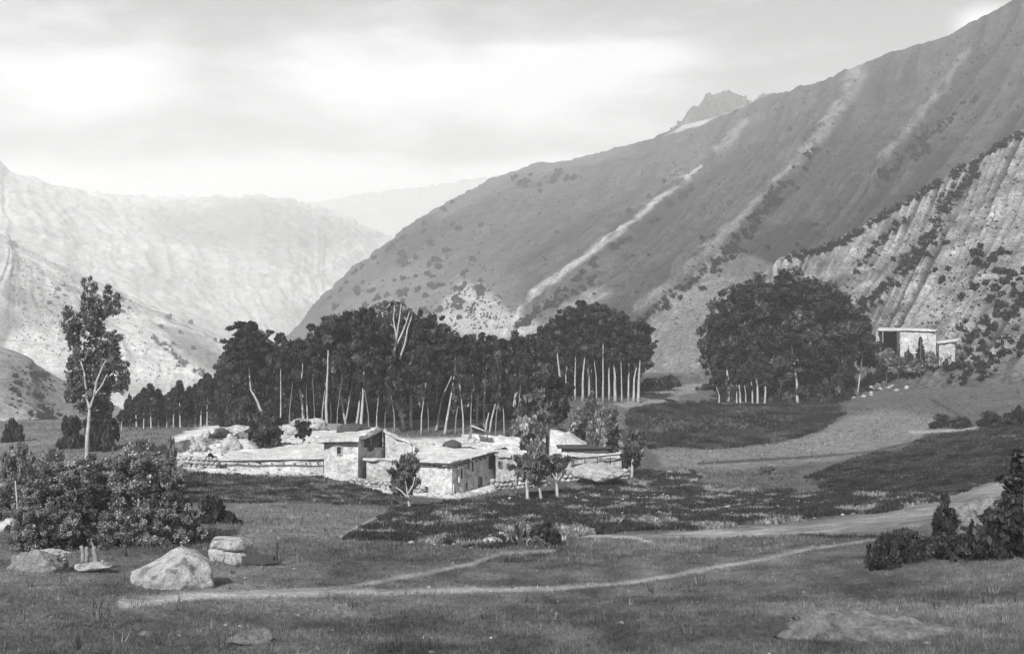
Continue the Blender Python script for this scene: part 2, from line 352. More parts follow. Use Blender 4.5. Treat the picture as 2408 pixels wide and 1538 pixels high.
# ------------------------------------------------------------------ mountains: lofted between surveyed fall lines
def catmull(Pn, n):
    Pn = np.asarray(Pn, float); m = len(Pn); t = np.linspace(0, m - 1, n); i = np.minimum(t.astype(int), m - 2); f = (t - i)[:, None]
    f = f.reshape((-1,) + (1,) * (Pn.ndim - 1))
    p0, p1, p2, p3 = Pn[np.maximum(i - 1, 0)], Pn[i], Pn[i + 1], Pn[np.minimum(i + 2, m - 1)]
    return 0.5 * (2 * p1 + (p2 - p0) * f + (2 * p0 - 5 * p1 + 4 * p2 - p3) * f ** 2 + (3 * p1 - p0 - 3 * p2 + p3) * f ** 3)
BVH = []
def mountain(name, rows, ns, ntt, rib, ribn, fine, tonefn, seed, crest=0.0, extra=None):
    R = np.array([[tuple(P(*c)) for c in r] for r in rows])            # rows along the slope, columns foot to ridge
    G = catmull(R, ns)
    G = np.swapaxes(catmull(np.swapaxes(G, 0, 1), ntt), 0, 1)
    du = np.gradient(G, axis=0); dv = np.gradient(G, axis=1)
    Nn = np.cross(du, dv); Nn /= np.linalg.norm(Nn, axis=2, keepdims=True) + 1e-9
    Nn *= np.sign((Nn * (np.array([0, 0, CZ + 60]) - G)).sum(2, keepdims=True))
    S, T = np.meshgrid(np.linspace(0, 1, ns), np.linspace(0, 1, ntt), indexing='ij')
    dist = G[..., 1]
    w = fbm(S * 4, T * 3, 0, seed + 3, 3) * 0.05
    r1 = fbm((S + w) * ribn, T * 1.6, 0, seed, 4, 0.55)
    r1 = 1 - np.abs(r1) * 2.2                                           # sharp gullies between rounded ribs
    env = np.clip(T * 4 + 0.25, 0, 1) * np.clip((1 - T) * 5 + crest, 0, 1)
    disp = rib * r1 * env + fine * fbm(G[..., 0] / 22, G[..., 1] / 22, G[..., 2] / 22, seed + 50, 5, 0.62)
    if extra is not None:
        disp = disp + extra(HU + G[..., 0] / G[..., 1] * F, HV + (CZ - G[..., 2]) / G[..., 1] * F, dist)
    G = G + Nn * disp[..., None] * (dist / 600)[..., None]
    u = HU + G[..., 0] / G[..., 1] * F; v = HV + (CZ - G[..., 2]) / G[..., 1] * F
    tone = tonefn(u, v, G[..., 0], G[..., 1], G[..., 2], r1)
    V = G.reshape(-1, 3); id_ = np.arange(ns * ntt).reshape(ns, ntt)
    Fq = np.stack([id_[:-1, :-1], id_[1:, :-1], id_[1:, 1:], id_[:-1, 1:]], -1).reshape(-1, 4)
    # back slope falling away behind the ridge
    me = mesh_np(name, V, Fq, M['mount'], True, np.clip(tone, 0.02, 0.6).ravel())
    o = link(name, me); tag(o, kind='structure')
    BVH.append(BVHTree.FromPolygons([tuple(p) for p in V], [tuple(q) for q in Fq]))
    return o
SCREE_A = [(1195,765),(1250,700),(1330,640),(1450,550),(1560,460),(1650,395)]
SCREE_A2 = [(1690,352),(1725,320),(1752,285)]
SCREE_B = [(1500,725),(1560,680),(1640,610),(1720,540),(1800,450),(1870,380),(1930,320),(1980,240),(2020,175)]
SCREE_C = [(2030,420),(2100,350),(2160,280),(2215,210),(2275,120)]
SCREE_D = [(1520,790),(1545,740),(1640,660),(1700,600)]
def carve(u, v, d):
    r = 0
    for s, w, a in ((SCREE_A, 9, 5), (SCREE_B, 12, 6), (SCREE_C, 10, 6)):
        r = r - a * np.exp(-(poly_dist(u, v, s) / w) ** 2)
        low = [(p[0] + 22, p[1] + 16) for p in s]
        r = r + a * 1.1 * np.exp(-(poly_dist(u, v, low) / 14) ** 2)
    return r
def tone_main(u, v, x, y, z, r1):
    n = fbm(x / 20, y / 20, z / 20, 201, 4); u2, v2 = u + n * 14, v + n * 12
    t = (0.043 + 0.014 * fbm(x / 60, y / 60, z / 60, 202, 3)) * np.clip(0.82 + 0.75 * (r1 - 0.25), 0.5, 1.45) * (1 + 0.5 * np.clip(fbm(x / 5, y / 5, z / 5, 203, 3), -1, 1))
    def put(m, val): nonlocal t; t = t * (1 - m) + val * m
    put(area(u2, v2, [(680,800),(760,730),(860,640),(960,620),(1060,660),(1180,640),(1260,740),(1240,800)], 90) * .55, 0.13)
    put(area(u2, v2, [(1000,780),(1040,720),(1080,660),(1140,680),(1190,730),(1260,760),(1300,800)], 30) * .8, 0.33)
    put(area(u2, v2, [(1500,900),(1520,790),(1600,690),(1720,600),(1840,630),(1700,760),(1640,900)], 40), 0.14)
    put(area(u2, v2, [(1230,790),(1290,740),(1400,670),(1440,690),(1350,760),(1300,800)], 26) * np.clip(.7 + 1.5 * n, .1, .9), 0.2)
    for s, w, val in ((SCREE_A, [12, 11, 10, 9, 8, 7], .27), (SCREE_A2, 13, .14), (SCREE_B, [12, 12, 13, 13, 13, 14, 17, 22, 26], .15), (SCREE_C, [15, 13, 11, 10, 10], .12), (SCREE_D, 20, .2)):
        put(strip(u2, v2, s, w) * np.clip(0.75 + 1.6 * n, 0.15, 1), val)
    put(area(u2, v2, [(1735,585),(1800,545),(1900,515),(1945,560),(1865,608),(1820,622)], 10), 0.03)
    put(area(u2, v2, [(1740,592),(1830,622),(1850,640),(1700,650),(1650,640)], 10), 0.10)
    put(area(u2, v2, [(1560,318),(1640,265),(1680,228),(1740,226),(1760,240),(1660,290)], 8), 0.26)
    put(strip(u2, v2, [(1480,345),(1350,372),(1200,412),(1040,500)], 22) * .6, 0.11)
    return t
main_rows = [
 [(1050,900,1500),(1020,780,1500),(1020,700,1520),(1100,600,1550),(1180,520,1600),(1320,460,1700)],
 [(560,880,1000),(690,800,1010),(765,715,1030),(880,610,1070),(1035,500,1150),(1190,412,1250)],
 [(900,900,690),(980,770,720),(1060,690,780),(1180,590,860),(1330,480,980),(1480,342,1130)],
 [(1100,900,500),(1205,760,550),(1330,640,630),(1470,530,740),(1640,400,900),(1775,240,1060)],
 [(1280,900,400),(1380,770,440),(1500,650,510),(1640,520,620),(1800,360,780),(1930,190,950)],
 [(1450,905,320),(1530,760,360),(1640,620,430),(1780,480,540),(1930,320,680),(2060,138,850)],
 [(1600,915,285),(1700,770,320),(1820,620,390),(1960,460,500),(2120,280,640),(2255,72,800)],
 [(1750,920,262),(1850,770,300),(1960,620,370),(2100,450,470),(2260,240,600),(2400,-10,760)],
 [(2000,920,255),(2100,770,290),(2200,620,350),(2350,430,440),(2530,180,570),(2720,-150,720)],
 [(2500,920,255),(2600,700,290),(2700,560,350),(2850,330,440),(3030,50,570),(3300,-250,720)],
 [(3300,900,200),(3400,700,260),(3600,450,330),(3800,250,420),(4100,-50,520),(4400,-250,650)]]
# each fall line is continued over the ridge and down its far side
def with_back(rows, drop=0.35, far=260):
    o = []
    for r in rows:
        (u, v, d) = r[-1]; o.append(r + [(u + 25, v + 150, d + far), (u + 60, v + 420, d + far * 2.5)])
    return o
def mt(name, rows, *a, **k): return mountain(name, rows, *a, **k)
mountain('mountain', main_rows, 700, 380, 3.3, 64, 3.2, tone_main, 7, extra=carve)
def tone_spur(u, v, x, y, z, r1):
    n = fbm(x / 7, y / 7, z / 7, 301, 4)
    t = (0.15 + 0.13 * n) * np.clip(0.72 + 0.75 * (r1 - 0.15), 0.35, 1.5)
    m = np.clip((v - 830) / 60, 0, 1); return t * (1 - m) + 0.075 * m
spur_rows = [
 [(1500,1000,225),(1600,900,245),(1690,800,275),(1750,720,305),(1790,680,325)],
 [(1700,990,222),(1740,880,240),(1790,760,265),(1825,670,290),(1850,614,305)],
 [(1850,960,218),(1860,860,236),(1885,740,262),(1920,650,290),(1960,584,312)],
 [(1930,930,215),(1960,830,232),(2010,720,256),(2080,590,290),(2150,472,322)],
 [(2000,920,212),(2045,815,230),(2110,690,254),(2190,540,290),(2265,400,330)],
 [(2070,915,208),(2125,800,226),(2200,660,250),(2300,480,290),(2392,326,335)],
 [(2160,915,202),(2240,780,220),(2340,620,246),(2460,400,290),(2560,220,335)],
 [(2320,915,192),(2420,760,210),(2540,560,240),(2660,320,290),(2760,100,335)],
 [(2520,915,180),(2640,740,200),(2780,480,235),(2900,200,290),(3000,-30,335)],
 [(2850,915,160),(3000,700,190),(3200,400,230),(3400,100,280),(3500,-150,340)]]
spur_rows = [[r[0], r[1], r[2], r[3], r[4], (r[4][0] + 60, r[4][1] + 60, r[4][2] + 60), (r[4][0] + 90, r[4][1] + 260, r[4][2] + 110)] for r in spur_rows]
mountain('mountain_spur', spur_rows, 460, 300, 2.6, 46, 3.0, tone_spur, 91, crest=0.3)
# left side of the valley, near to far
def tone_l(base, amp, sc, seed, patches=()):
    def fn(u, v, x, y, z, r1):
        t = base + amp * fbm(x / sc, y / sc, z / sc, seed, 4) + amp * 0.25 * (r1 - 0.3)
        n = fbm(x / sc, y / sc, z / sc, seed + 9, 3)
        for poly, soft, val in patches:
            m = area(u + n * 20, v + n * 15, poly, soft); t = t * (1 - m) + val * m
        return t
    return fn
mountain('left_hill', [[(-1300,1200,200),(-1300,1000,230),(-1400,700,260),(-1450,500,300),(-1500,400,420)],
 [(-420,1150,200),(-420,1010,240),(-430,900,290),(-440,760,340),(-400,700,420)],
 [(-50,1100,220),(-30,1010,260),(-20,920,300),(0,860,340),(20,822,380)],
 [(90,1060,250),(110,1000,290),(120,950,330),(110,905,360),(90,862,400)],
 [(230,1050,280),(240,1010,310),(230,985,350),(215,950,380),(190,912,430)],
 [(430,1060,300),(420,1030,330),(400,1010,380),(370,1000,420),(330,985,480)]], 160, 110, 0.8, 14, 1.6, tone_l(0.2, 0.10, 18, 401, [([(-100,1010),(60,960),(160,1000),(160,1040),(-100,1060)], 30, .33)]), 21)
mountain('left_mountain', [[(-2600,1100,500),(-2700,800,650),(-2800,500,850),(-2900,200,1000),(-3000,100,1300)],
 [(-800,1050,520),(-800,850,650),(-780,640,800),(-760,420,1000),(-740,320,1300)],
 [(-200,980,560),(-180,860,680),(-150,760,800),(-100,620,950),(-60,520,1200)],
 [(60,1030,430),(80,880,700),(90,780,820),(70,660,980),(30,566,1200)],
 [(330,1020,430),(330,890,720),(300,810,850),(250,730,1000),(190,645,1250)],
 [(540,1010,440),(500,880,760),(480,830,900),(430,780,1050),(370,728,1300)],
 [(740,985,560),(690,880,900),(650,860,1000),(600,835,1150),(545,800,1400)],
 [(1000,930,1000),(950,900,1100),(880,880,1200),(800,870,1400),(740,860,1700)]], 300, 200, 1.4, 26, 3.0,
 tone_l(0.32, 0.26, 50, 431, [([(20,810),(90,780),(160,800),(220,850),(330,900),(520,930),(480,860),(330,760),(250,770),(210,900),(60,850)], 40, .4), ([(380,770),(470,800),(560,850),(500,880),(430,840)], 30, .15)]), 33)
mountain('valley_mountain', [[(-1200,950,1500),(-1200,700,1700),(-1200,480,1900),(-1200,380,2300),(-1200,330,2700)],
 [(-250,900,1500),(-260,760,1700),(-250,600,1900),(-200,450,2300),(-150,330,2700)],
 [(150,900,1500),(120,740,1700),(80,600,1950),(40,500,2300),(30,402,2700)],
 [(400,900,1600),(340,750,1800),(280,640,2000),(230,540,2400),(210,452,2800)],
 [(620,880,1700),(560,760,1900),(480,660,2100),(420,550,2500),(400,463,2900)],
 [(740,880,1700),(700,770,1900),(660,660,2100),(640,560,2400),(640,464,2800)],
 [(860,880,1750),(830,780,1950),(800,690,2150),(790,590,2400),(785,498,2700)],
 [(1050,880,1800),(1000,780,2000),(960,700,2200),(930,620,2450),(920,556,2700)],
 [(1300,880,1900),(1250,790,2100),(1200,720,2300),(1160,650,2550),(1150,610,2800)]], 320, 180, 1.6, 26, 3.5, tone_l(0.26, 0.14, 130, 461, [([(330,490),(480,475),(640,468),(760,500),(880,560),(760,600),(500,590),(380,560)], 60, .15)]), 45)  # the dark patch below the crest paints shade into the tone
mountain('far_mountain', [[(0,800,4500),(0,680,4600),(0,560,4700),(0,490,4900)],[(500,800,4500),(500,680,4600),(500,560,4700),(480,480,4900)],
 [(800,800,4300),(780,680,4400),(740,560,4500),(690,478,4700)],[(1000,800,4000),(980,680,4100),(960,560,4200),(900,452,4400)],
 [(1300,800,3800),(1280,680,3900),(1240,560,4000),(1200,408,4200)],[(1700,800,3700),(1700,680,3800),(1660,500,3900),(1650,340,4100)],
 [(2600,800,3700),(2600,600,3800),(2600,400,3900),(2600,200,4100)]], 200, 90, 1.5, 16, 4, tone_l(0.17, 0.05, 250, 481), 55)
mountain('rocky_knoll', [[(u_, v_ + 160, 1230), (u_, v_ + 60, 1260), (u_, v_, 1290), (u_ + 5, v_ + 90, 1350)] for u_, v_ in ((1480, 352), (1560, 322), (1600, 290), (1640, 256), (1668, 229), (1738, 225), (1768, 244), (1800, 226), (1830, 224), (1870, 250), (1960, 300))], 200, 60, 1.6, 26, 3.2, tone_l(0.10, 0.05, 30, 491), 65)
BVH.append(BVHTree.FromPolygons([tuple(p) for p in GVv], [tuple(q) for q in GF[::1]]))
def hit(u, v, only=None):
    """nearest point of the land along the sight line through (u, v)"""
    o = Vector((0, 0, CZ)); d = Vector(((u - HU) / F, 1, -(v - HV) / F)).normalized(); best = None
    for i, b in enumerate(BVH):
        if only is not None and i not in only: continue
        h = b.ray_cast(o, d)
        if h[0] is not None and (best is None or h[3] < best[1]): best = (h[0], h[3])
    return best[0] if best else None
GI = len(BVH) - 1
def gz(x, y): return float(height(np.array([x]), np.array([y]))[0])
def on_ground(u, v):
    p = hit(u, v, (GI,))
    return p if p is not None else P(u, v, 100)

# ------------------------------------------------------------------ haze
SIGMA = 0.00036
hb = MB(); hb.box((0, 2300, 210), (7000, 3300, 350)); hz_m = bpy.data.materials.new('haze'); hz_m.use_nodes = True; t = hz_m.node_tree; t.nodes.clear()
pv = N(t, 'ShaderNodeVolumePrincipled'); pv.inputs['Color'].default_value = (0.97, 0.97, 0.97, 1); pv.inputs['Density'].default_value = SIGMA; pv.inputs['Anisotropy'].default_value = 0.0
o_ = N(t, 'ShaderNodeOutputMaterial'); t.links.new(pv.outputs[0], o_.inputs['Volume'])
tag(link('haze', hb.mesh('haze', hz_m)), kind='stuff')
# ------------------------------------------------------------------ foliage
def leaf_quads(C, size, rs, up=0.0, stretch=1.0):
    n = len(C); a = rs.normal(size=(n, 3)); a[:, 2] += up; a /= np.linalg.norm(a, axis=1, keepdims=True)
    b = rs.normal(size=(n, 3)); b -= (b * a).sum(1, keepdims=True) * a; b /= np.linalg.norm(b, axis=1, keepdims=True)
    s = size * rs.uniform(0.45, 1.65, (n, 1)); a = a * s * stretch; b = b * s * 0.62
    V = np.stack([C - a, C + b - a * 0.15, C + a, C - b + a * 0.1], 1).reshape(-1, 3)
    return V, np.arange(4 * n).reshape(n, 4)
def crown_mesh(name, seed, mat, shape='round', ncl=70, per=80, leaf=0.075, cl=(0.16, 0.30), inner=0.25, up=0.0, stretch=1.0, rough=0.22):
    rs = np.random.RandomState(seed)
    d = rs.normal(size=(ncl, 3)); d /= np.linalg.norm(d, axis=1, keepdims=True)
    if shape in ('dome', 'bush'): d[:, 2] = np.abs(d[:, 2]) * 1.1 - (0.15 if shape == 'dome' else 0.0)
    r = rs.uniform(0, 1, ncl) ** 0.28
    k = int(ncl * inner); r[:k] = rs.uniform(0.05, 0.6, k)
    lob = 1 + rough * vnoise(d[:, 0] * 1.7 + seed, d[:, 1] * 1.7, d[:, 2] * 1.7, seed) + rough * .6 * vnoise(d[:, 0] * 4 + seed, d[:, 1] * 4, d[:, 2] * 4, seed + 5)
    c = d * (r * 0.84 * lob)[:, None]
    if shape == 'cone':
        h = rs.uniform(0, 1, ncl) ** 1.5; ang = rs.uniform(0, 6.283, ncl); rad = (1 - h) * rs.uniform(0.35, 1.0, ncl) * 0.85
        c = np.stack([np.cos(ang) * rad, np.sin(ang) * rad, h * 2 - 1], 1)
    if shape == 'tall':
        h = rs.uniform(-1, 1, ncl); ang = rs.uniform(0, 6.283, ncl)
        prof = np.sqrt(np.maximum(0, 1 - h * h)) * (0.75 + 0.45 * vnoise(h * 2.3, seed, 0, seed)); rad = prof * rs.uniform(0.2, 1.0, ncl) ** 0.5 * 0.85
        c = np.stack([np.cos(ang) * rad, np.sin(ang) * rad, h * 0.95], 1)
    cr = rs.uniform(cl[0], cl[1], ncl); tone = np.exp(rs.normal(0, 0.42, ncl))
    n = rs.poisson(per * (cr / np.mean(cl)) ** 2) + 4
    ci = np.repeat(np.arange(ncl), n); q = rs.normal(size=(len(ci), 3)); q /= np.linalg.norm(q, axis=1, keepdims=True)
    q *= (rs.uniform(0, 1, len(ci)) ** 0.5)[:, None]
    if shape == 'cone': q[:, 2] *= 0.45
    Cn = c[ci] + q * cr[ci][:, None] * np.array([1, 1, 0.8])
    V, Fq = leaf_quads(Cn, leaf, rs, up, stretch)
    tn = np.repeat(tone[ci] * np.exp(rs.normal(0, 0.38, len(ci))), 4)
    return mesh_np(name, V, Fq, mat, False, tn)
CR = {}
for key, n, kw in (
    ('grove', 6, dict(mat=M['leaf'], shape='round', ncl=85, per=75, leaf=0.062, cl=(0.09, 0.24), rough=.42)),
    ('grovetall', 4, dict(mat=M['leaf'], shape='tall', ncl=80, per=70, leaf=0.07, cl=(0.14, 0.28))),
    ('big', 3, dict(mat=M['leaf'], shape='round', ncl=150, per=90, leaf=0.036, cl=(0.08, 0.2), rough=.12)),
    ('airy', 3, dict(mat=M['leafwisp'], shape='tall', ncl=60, per=42, leaf=0.05, cl=(0.10, 0.24))),
    ('wisp', 3, dict(mat=M['leafwisp'], shape='round', ncl=60, per=38, leaf=0.07, cl=(0.15, 0.3), up=1.6, stretch=1.8)),
    ('bush', 4, dict(mat=M['leafmid'], shape='bush', ncl=120, per=110, leaf=0.035, cl=(0.08, 0.2))),
    ('palebush', 3, dict(mat=M['leaflight'], shape='bush', ncl=80, per=80, leaf=0.06, cl=(0.1, 0.24))),
    ('darkbush', 3, dict(mat=M['leaf'], shape='bush', ncl=80, per=80, leaf=0.055, cl=(0.1, 0.24))),
    ('orchard', 3, dict(mat=M['leaforchard'], shape='round', ncl=200, per=125, leaf=0.025, cl=(0.07, 0.17), rough=.3)),
    ('cone', 2, dict(mat=M['leaf'], shape='cone', ncl=150, per=70, leaf=0.05, cl=(0.09, 0.18))),
    ('scrub', 5, dict(mat=M['scrubleaf'], shape='bush', ncl=18, per=22, leaf=0.19, cl=(0.25, 0.45), rough=.4))):
    kw = dict(kw); mat_ = kw.pop('mat')
    CR[key] = [crown_mesh('crown_' + key, 1000 + 31 * i + len(key) * 7, mat_, **kw) for i in range(n)]
R = random.Random(11)
def crown(root, key, u, v, w, h, d, depth=None, name='crown', at=None):
    """crown centred on the sight line (u, v) at distance d, w x h in photograph units"""
    me = CR[key][R.randrange(len(CR[key]))]
    c = P(u, v, d); s = d / F; rx, rz = w * 0.5 * s, h * 0.5 * s
    if key in ('bush', 'palebush', 'darkbush', 'scrub'):
        c = P(u, v + h * 0.5, d); rz = h * s
    o = link(name, me, root, relvec(c, root)); o.scale = (rx * 1.08, (depth or rx * R.uniform(.85, 1.1)), rz * 1.05); o.rotation_euler.z = R.uniform(0, 6.28) if abs(rx) > 0 else 0
    if depth: o.rotation_euler.z = 0
    return o
def trunk(root, pts, r0, r1, d, mat, name='trunk', dy=0.0):
    mb = MB(); n = len(pts); s = d / F
    Pp = [relvec(P(u, v, d + dy * i / max(1, n - 1)), root) for i, (u, v) in enumerate(pts)]
    # extra joints so that stems bend like stems
    Q, rad = [], []
    for i in range(n - 1):
        for k in range(3):
            f = k / 3; p = Pp[i].lerp(Pp[i + 1], f); j = (0 if (i == 0 and k == 0) else r1 * s * 0.5)
            Q.append(p + Vector((R.uniform(-j, j), R.uniform(-j, j), 0))); rad.append((r0 + (r1 - r0) * (i + f) / (n - 1)) * s)
    Q.append(Pp[-1]); rad.append(r1 * s); rad[0] *= 1.25
    mb.tube(Q, rad, 8); return link(name, mb.mesh(name, mat, True), root)
def tree(label, group, u, vb, crowns, stems, limbs=(), r=3.2, bark='bark', d=None, cat='tree', name='tree', kind=None, depth=None, back=None):
    """crowns: (key, u, v_top, v_bottom, width); stems / limbs: sight-line polylines, base first"""
    g = on_ground(u, vb); dd = d or g.y
    if d: g = P(u, vb, d)
    g = Vector((g.x, g.y, min(g.z, gz(g.x, g.y) + 0.1)))
    root = empty(name, g); tag(root, label, cat, group)
    for i, st in enumerate(stems):
        st = [(st[0][0], HV + (CZ - g.z + 0.3) / dd * F)] + list(st[1:])
        trunk(root, st, r if i == 0 else r * .8, r * 0.28, dd, M[bark])
    given = bool(limbs)
    if name == 'tree' and not limbs and crowns[0][0] in ('grove', 'grovetall', 'big') and bark == 'bark':
        tu, tv = stems[0][-1]; limbs = []
        for k in range(R.choice((0, 0, 1, 1, 2))):
            L = R.uniform(28, 60); a = R.uniform(-.55, .55); limbs.append([(tu - (stems[0][-1][0] - stems[0][-2][0]) * .15, tv + R.uniform(2, 25)), (tu + a * L * .5, tv - L * .4), (tu + a * L, tv - L)])
    for lb in limbs: trunk(root, lb, r * (0.6 if given else .42), r * (0.22 if given else .12), dd - (0.4 if given else -.8), M[bark if given else 'barkmid'], 'limb')
    gv = HV + (CZ - gz(g.x, dd)) / dd * F
    for c in crowns:
        if c[0] in ('bush', 'palebush', 'darkbush') and c is crowns[-1] or name != 'tree': c = (c[0], c[1], c[2], min(max(c[3], gv + 2), c[3] + (90 if dd < 200 else 5)), c[4])
        bk = (c[4] * .5 * dd / F * (0.5 if name == 'tree' else 0)) if back is None else back
        crown(root, c[0], c[1], (c[2] + c[3]) / 2, c[4], c[3] - c[2], dd + bk, depth)
    return root

# ---- grove behind the village -------------------------------------------------
ORD = ['first', 'second', 'third', 'fourth', 'fifth', 'sixth', 'seventh', 'eighth', 'ninth', 'tenth', 'eleventh', 'twelfth', 'thirteenth', 'fourteenth', 'fifteenth', 'sixteenth', 'seventeenth', 'eighteenth', 'nineteenth', 'twentieth', 'twenty-first', 'twenty-second', 'twenty-third', 'twenty-fourth']
GC = 'trees of the long grove behind the village'
tree('round-crowned tree with a trunk curving left, at the left end of the tall grove', GC, 622, 1000, [('grove', 583, 748, 850, 140), ('grove', 560, 800, 905, 110), ('grove', 612, 800, 920, 110)], [[(620,1000),(617,975),(606,945),(590,918),(585,860)]], r=4.5)
tree('small tree with a forked pale trunk standing in the dip of the grove outline', GC, 713, 1000, [('grove', 695, 788, 880, 75), ('grove', 690, 850, 935, 90)], [[(714,1000),(712,950),(702,900),(698,860),(700,820)]], [[(706,912),(712,870),(712,850)]], r=3.8)
tree('slim second stem beside the forked pale trunk in the grove dip', GC, 724, 1004, [('grovetall', 735, 850, 960, 60)], [[(724,1004),(722,960),(720,930),(722,880)]], r=2.4)
tree('tree with the tallest straight pale trunk left of the bare-branched crown', GC, 770, 1008, [('grove', 775, 745, 860, 110), ('grove', 800, 790, 900, 90)], [[(769,1008),(767,950),(770,890),(772,820)]], r=4.2)
tree('thin stem leaning against the tallest straight pale trunk', GC, 780, 1006, [('grovetall', 782, 830, 950, 55)], [[(780,1006),(778,975),(776,930)]], r=2.4)
tree('tree with trunk splitting low into a narrow V', GC, 814, 1003, [('grove', 835, 722, 850, 120), ('grove', 822, 800, 920, 100)], [[(815,1003),(806,960),(802,925),(800,860)]], [[(813,990),(820,950),(826,915),(832,870)]], r=3.2)
tree('left one of the two close pale trunks beside the dark roof heap', GC, 836, 1012, [('grove', 868, 715, 830, 110)], [[(836,1012),(843,965),(848,930),(858,860)]], r=3.4)
tree('right and thicker one of the two close pale trunks beside the dark roof heap', GC, 848, 1015, [('grove', 880, 750, 890, 120)], [[(848,1015),(851,970),(854,930),(856,860)]], r=4.4)
tree('tree with bare pale upper branches fanning through its crown', GC, 950, 1012, [('airy', 925, 710, 840, 130), ('grove', 890, 770, 900, 120), ('grove', 950, 800, 940, 130), ('grove', 985, 730, 870, 80)],
     [[(950,1012),(944,965),(938,915),(932,880),(925,850)]], [[(925,850),(930,805),(936,770),(941,740),(943,715)], [(928,842),(915,800),(905,765),(898,735)], [(940,845),(952,810),(958,775),(968,745)], [(932,812),(945,785),(955,760),(962,735)], [(926,830),(932,790),(925,750),(928,725)]], r=4.6)
tree('tree with its trunk forking into a wide Y at half height', GC, 968, 1010, [('grove', 1000, 728, 850, 110), ('grove', 975, 800, 920, 100)], [[(968,1010),(966,965),(966,930),(958,900),(950,870)]], [[(966,935),(970,900),(973,865),(975,835)], [(962,915),(952,885),(946,860)]], r=3.6)
tree('left one of the two pale trunks leaning right in mid-grove', GC, 1028, 1012, [('grove', 1030, 760, 880, 100), ('grove', 1060, 800, 900, 80)], [[(1026,1012),(1032,975),(1040,935),(1062,885)]], r=3.2)
tree('right and longer one of the two pale trunks leaning right in mid-grove', GC, 1048, 1022, [('grove', 1082, 775, 880, 90)], [[(1045,1022),(1052,980),(1062,925),(1070,870)]], r=3.6)
tree('straight pale trunk above the pole lean-to', GC, 1122, 1012, [('grove', 1120, 785, 890, 95)], [[(1121,1012),(1122,970),(1124,920),(1126,870)]], r=3.3)
tree('slender trunk just right of the straight one above the pole lean-to', GC, 1138, 1012, [('grove', 1150, 790, 900, 90)], [[(1139,1012),(1138,960),(1141,900),(1144,860)]], r=3.0)
tree('double-stemmed tree nearest the pale dome bush', GC, 1150, 1018, [('grove', 1190, 783, 890, 100)], [[(1140,1018),(1145,990),(1150,970)], [(1150,1018),(1156,985),(1170,930),(1185,890)]], r=3.4)
tree('short pale trunk leaning left behind the pale dome bush', GC, 1232, 985, [('grove', 1225, 780, 880, 90)], [[(1233,985),(1228,960),(1222,935),(1220,880)]], r=3.2)
tree('tree with brush-like bare branches at the low saddle of the grove', GC, 1205, 985, [('grove', 1245, 790, 900, 85)], [[(1206,985),(1208,950),(1215,900)]], [[(1210,940),(1222,905),(1230,870)]], r=2.6)
slim = [(660,1000,850,0),(680,1004,870,5),(740,1006,860,-3),(757,1008,900,4),(792,1006,880,6),(868,1014,900,-6),(885,1016,890,4),(905,1016,905,3),(928,1012,930,-4),(990,1018,900,5),(1008,1018,880,-3),(1070,1020,900,8),(1090,1020,905,-4),(1107,1016,880,2),(1165,1018,905,6),(1186,1012,900,-5),(1218,1000,880,4)]
for i, (u, vb, vt, ln) in enumerate(slim):
    tree('slender pale stem between the thicker trunks of the long grove, %s from the left' % ORD[i], 'slender stems of the long grove', u, vb, [('grovetall', u + ln * 1.5, vt - 60, vt + 45, 62)], [[(u,vb),(u+ln*.3,vb-40),(u+ln*2.2,vt)]], r=R.uniform(1.3, 2.8), d=140 + i % 4, bark=('bark', 'barkmid', 'barkmid')[i % 3])
# background trees filling the grove, dark and low-crowned
fill = [(545,985,812,90),(575,975,790,100),(625,972,800,100),(665,975,835,90),(735,975,790,80),(760,965,765,100),(800,960,748,110),(835,955,735,100),(905,960,740,110),(945,950,745,100),(985,955,745,90),(1025,962,772,100),(1065,965,795,90),(1100,965,800,80),(1170,962,792,90),(1210,958,800,90),(1245,955,795,90)]
for i, (u, vb, vt, w) in enumerate(fill):
    dd = 168 + (i * 37 % 5) * 5
    h = 965 - vt
    tree('dark full-crowned tree in the back row of the long grove, %s from the left' % ORD[i], 'back row of the long grove', u, 975, [('grove', u, vt, vt + h * .55, w), ('grove', u + 8, vt + h * .4, vt + h * 0.9, w * .95), ('darkbush', u - 5, 905, 1015, w * 1.25)], [[(u,975),(u+3,920),(u,860)]], r=2.8, d=dd)
# thickets at the feet of the grove
for i, (u, vb, w, h) in enumerate(((560,1008,100,80),(650,1010,100,80),(735,1005,90,70),(800,1008,90,75),(870,1020,90,85),(920,1030,90,85),(985,1032,90,85),(1040,1035,80,80),(1090,1030,80,80),(1150,1032,80,80),(1205,1025,80,80))):
    tree('low dark thicket between the trunks of the long grove, %s from the left' % ORD[i], 'thickets under the long grove', u, vb, [('darkbush', u, vb - h, vb, w)], [[(u,vb),(u,vb-h*.5)]], r=2, cat='bush', name='thicket', d=152 + i, bark='barkdark')
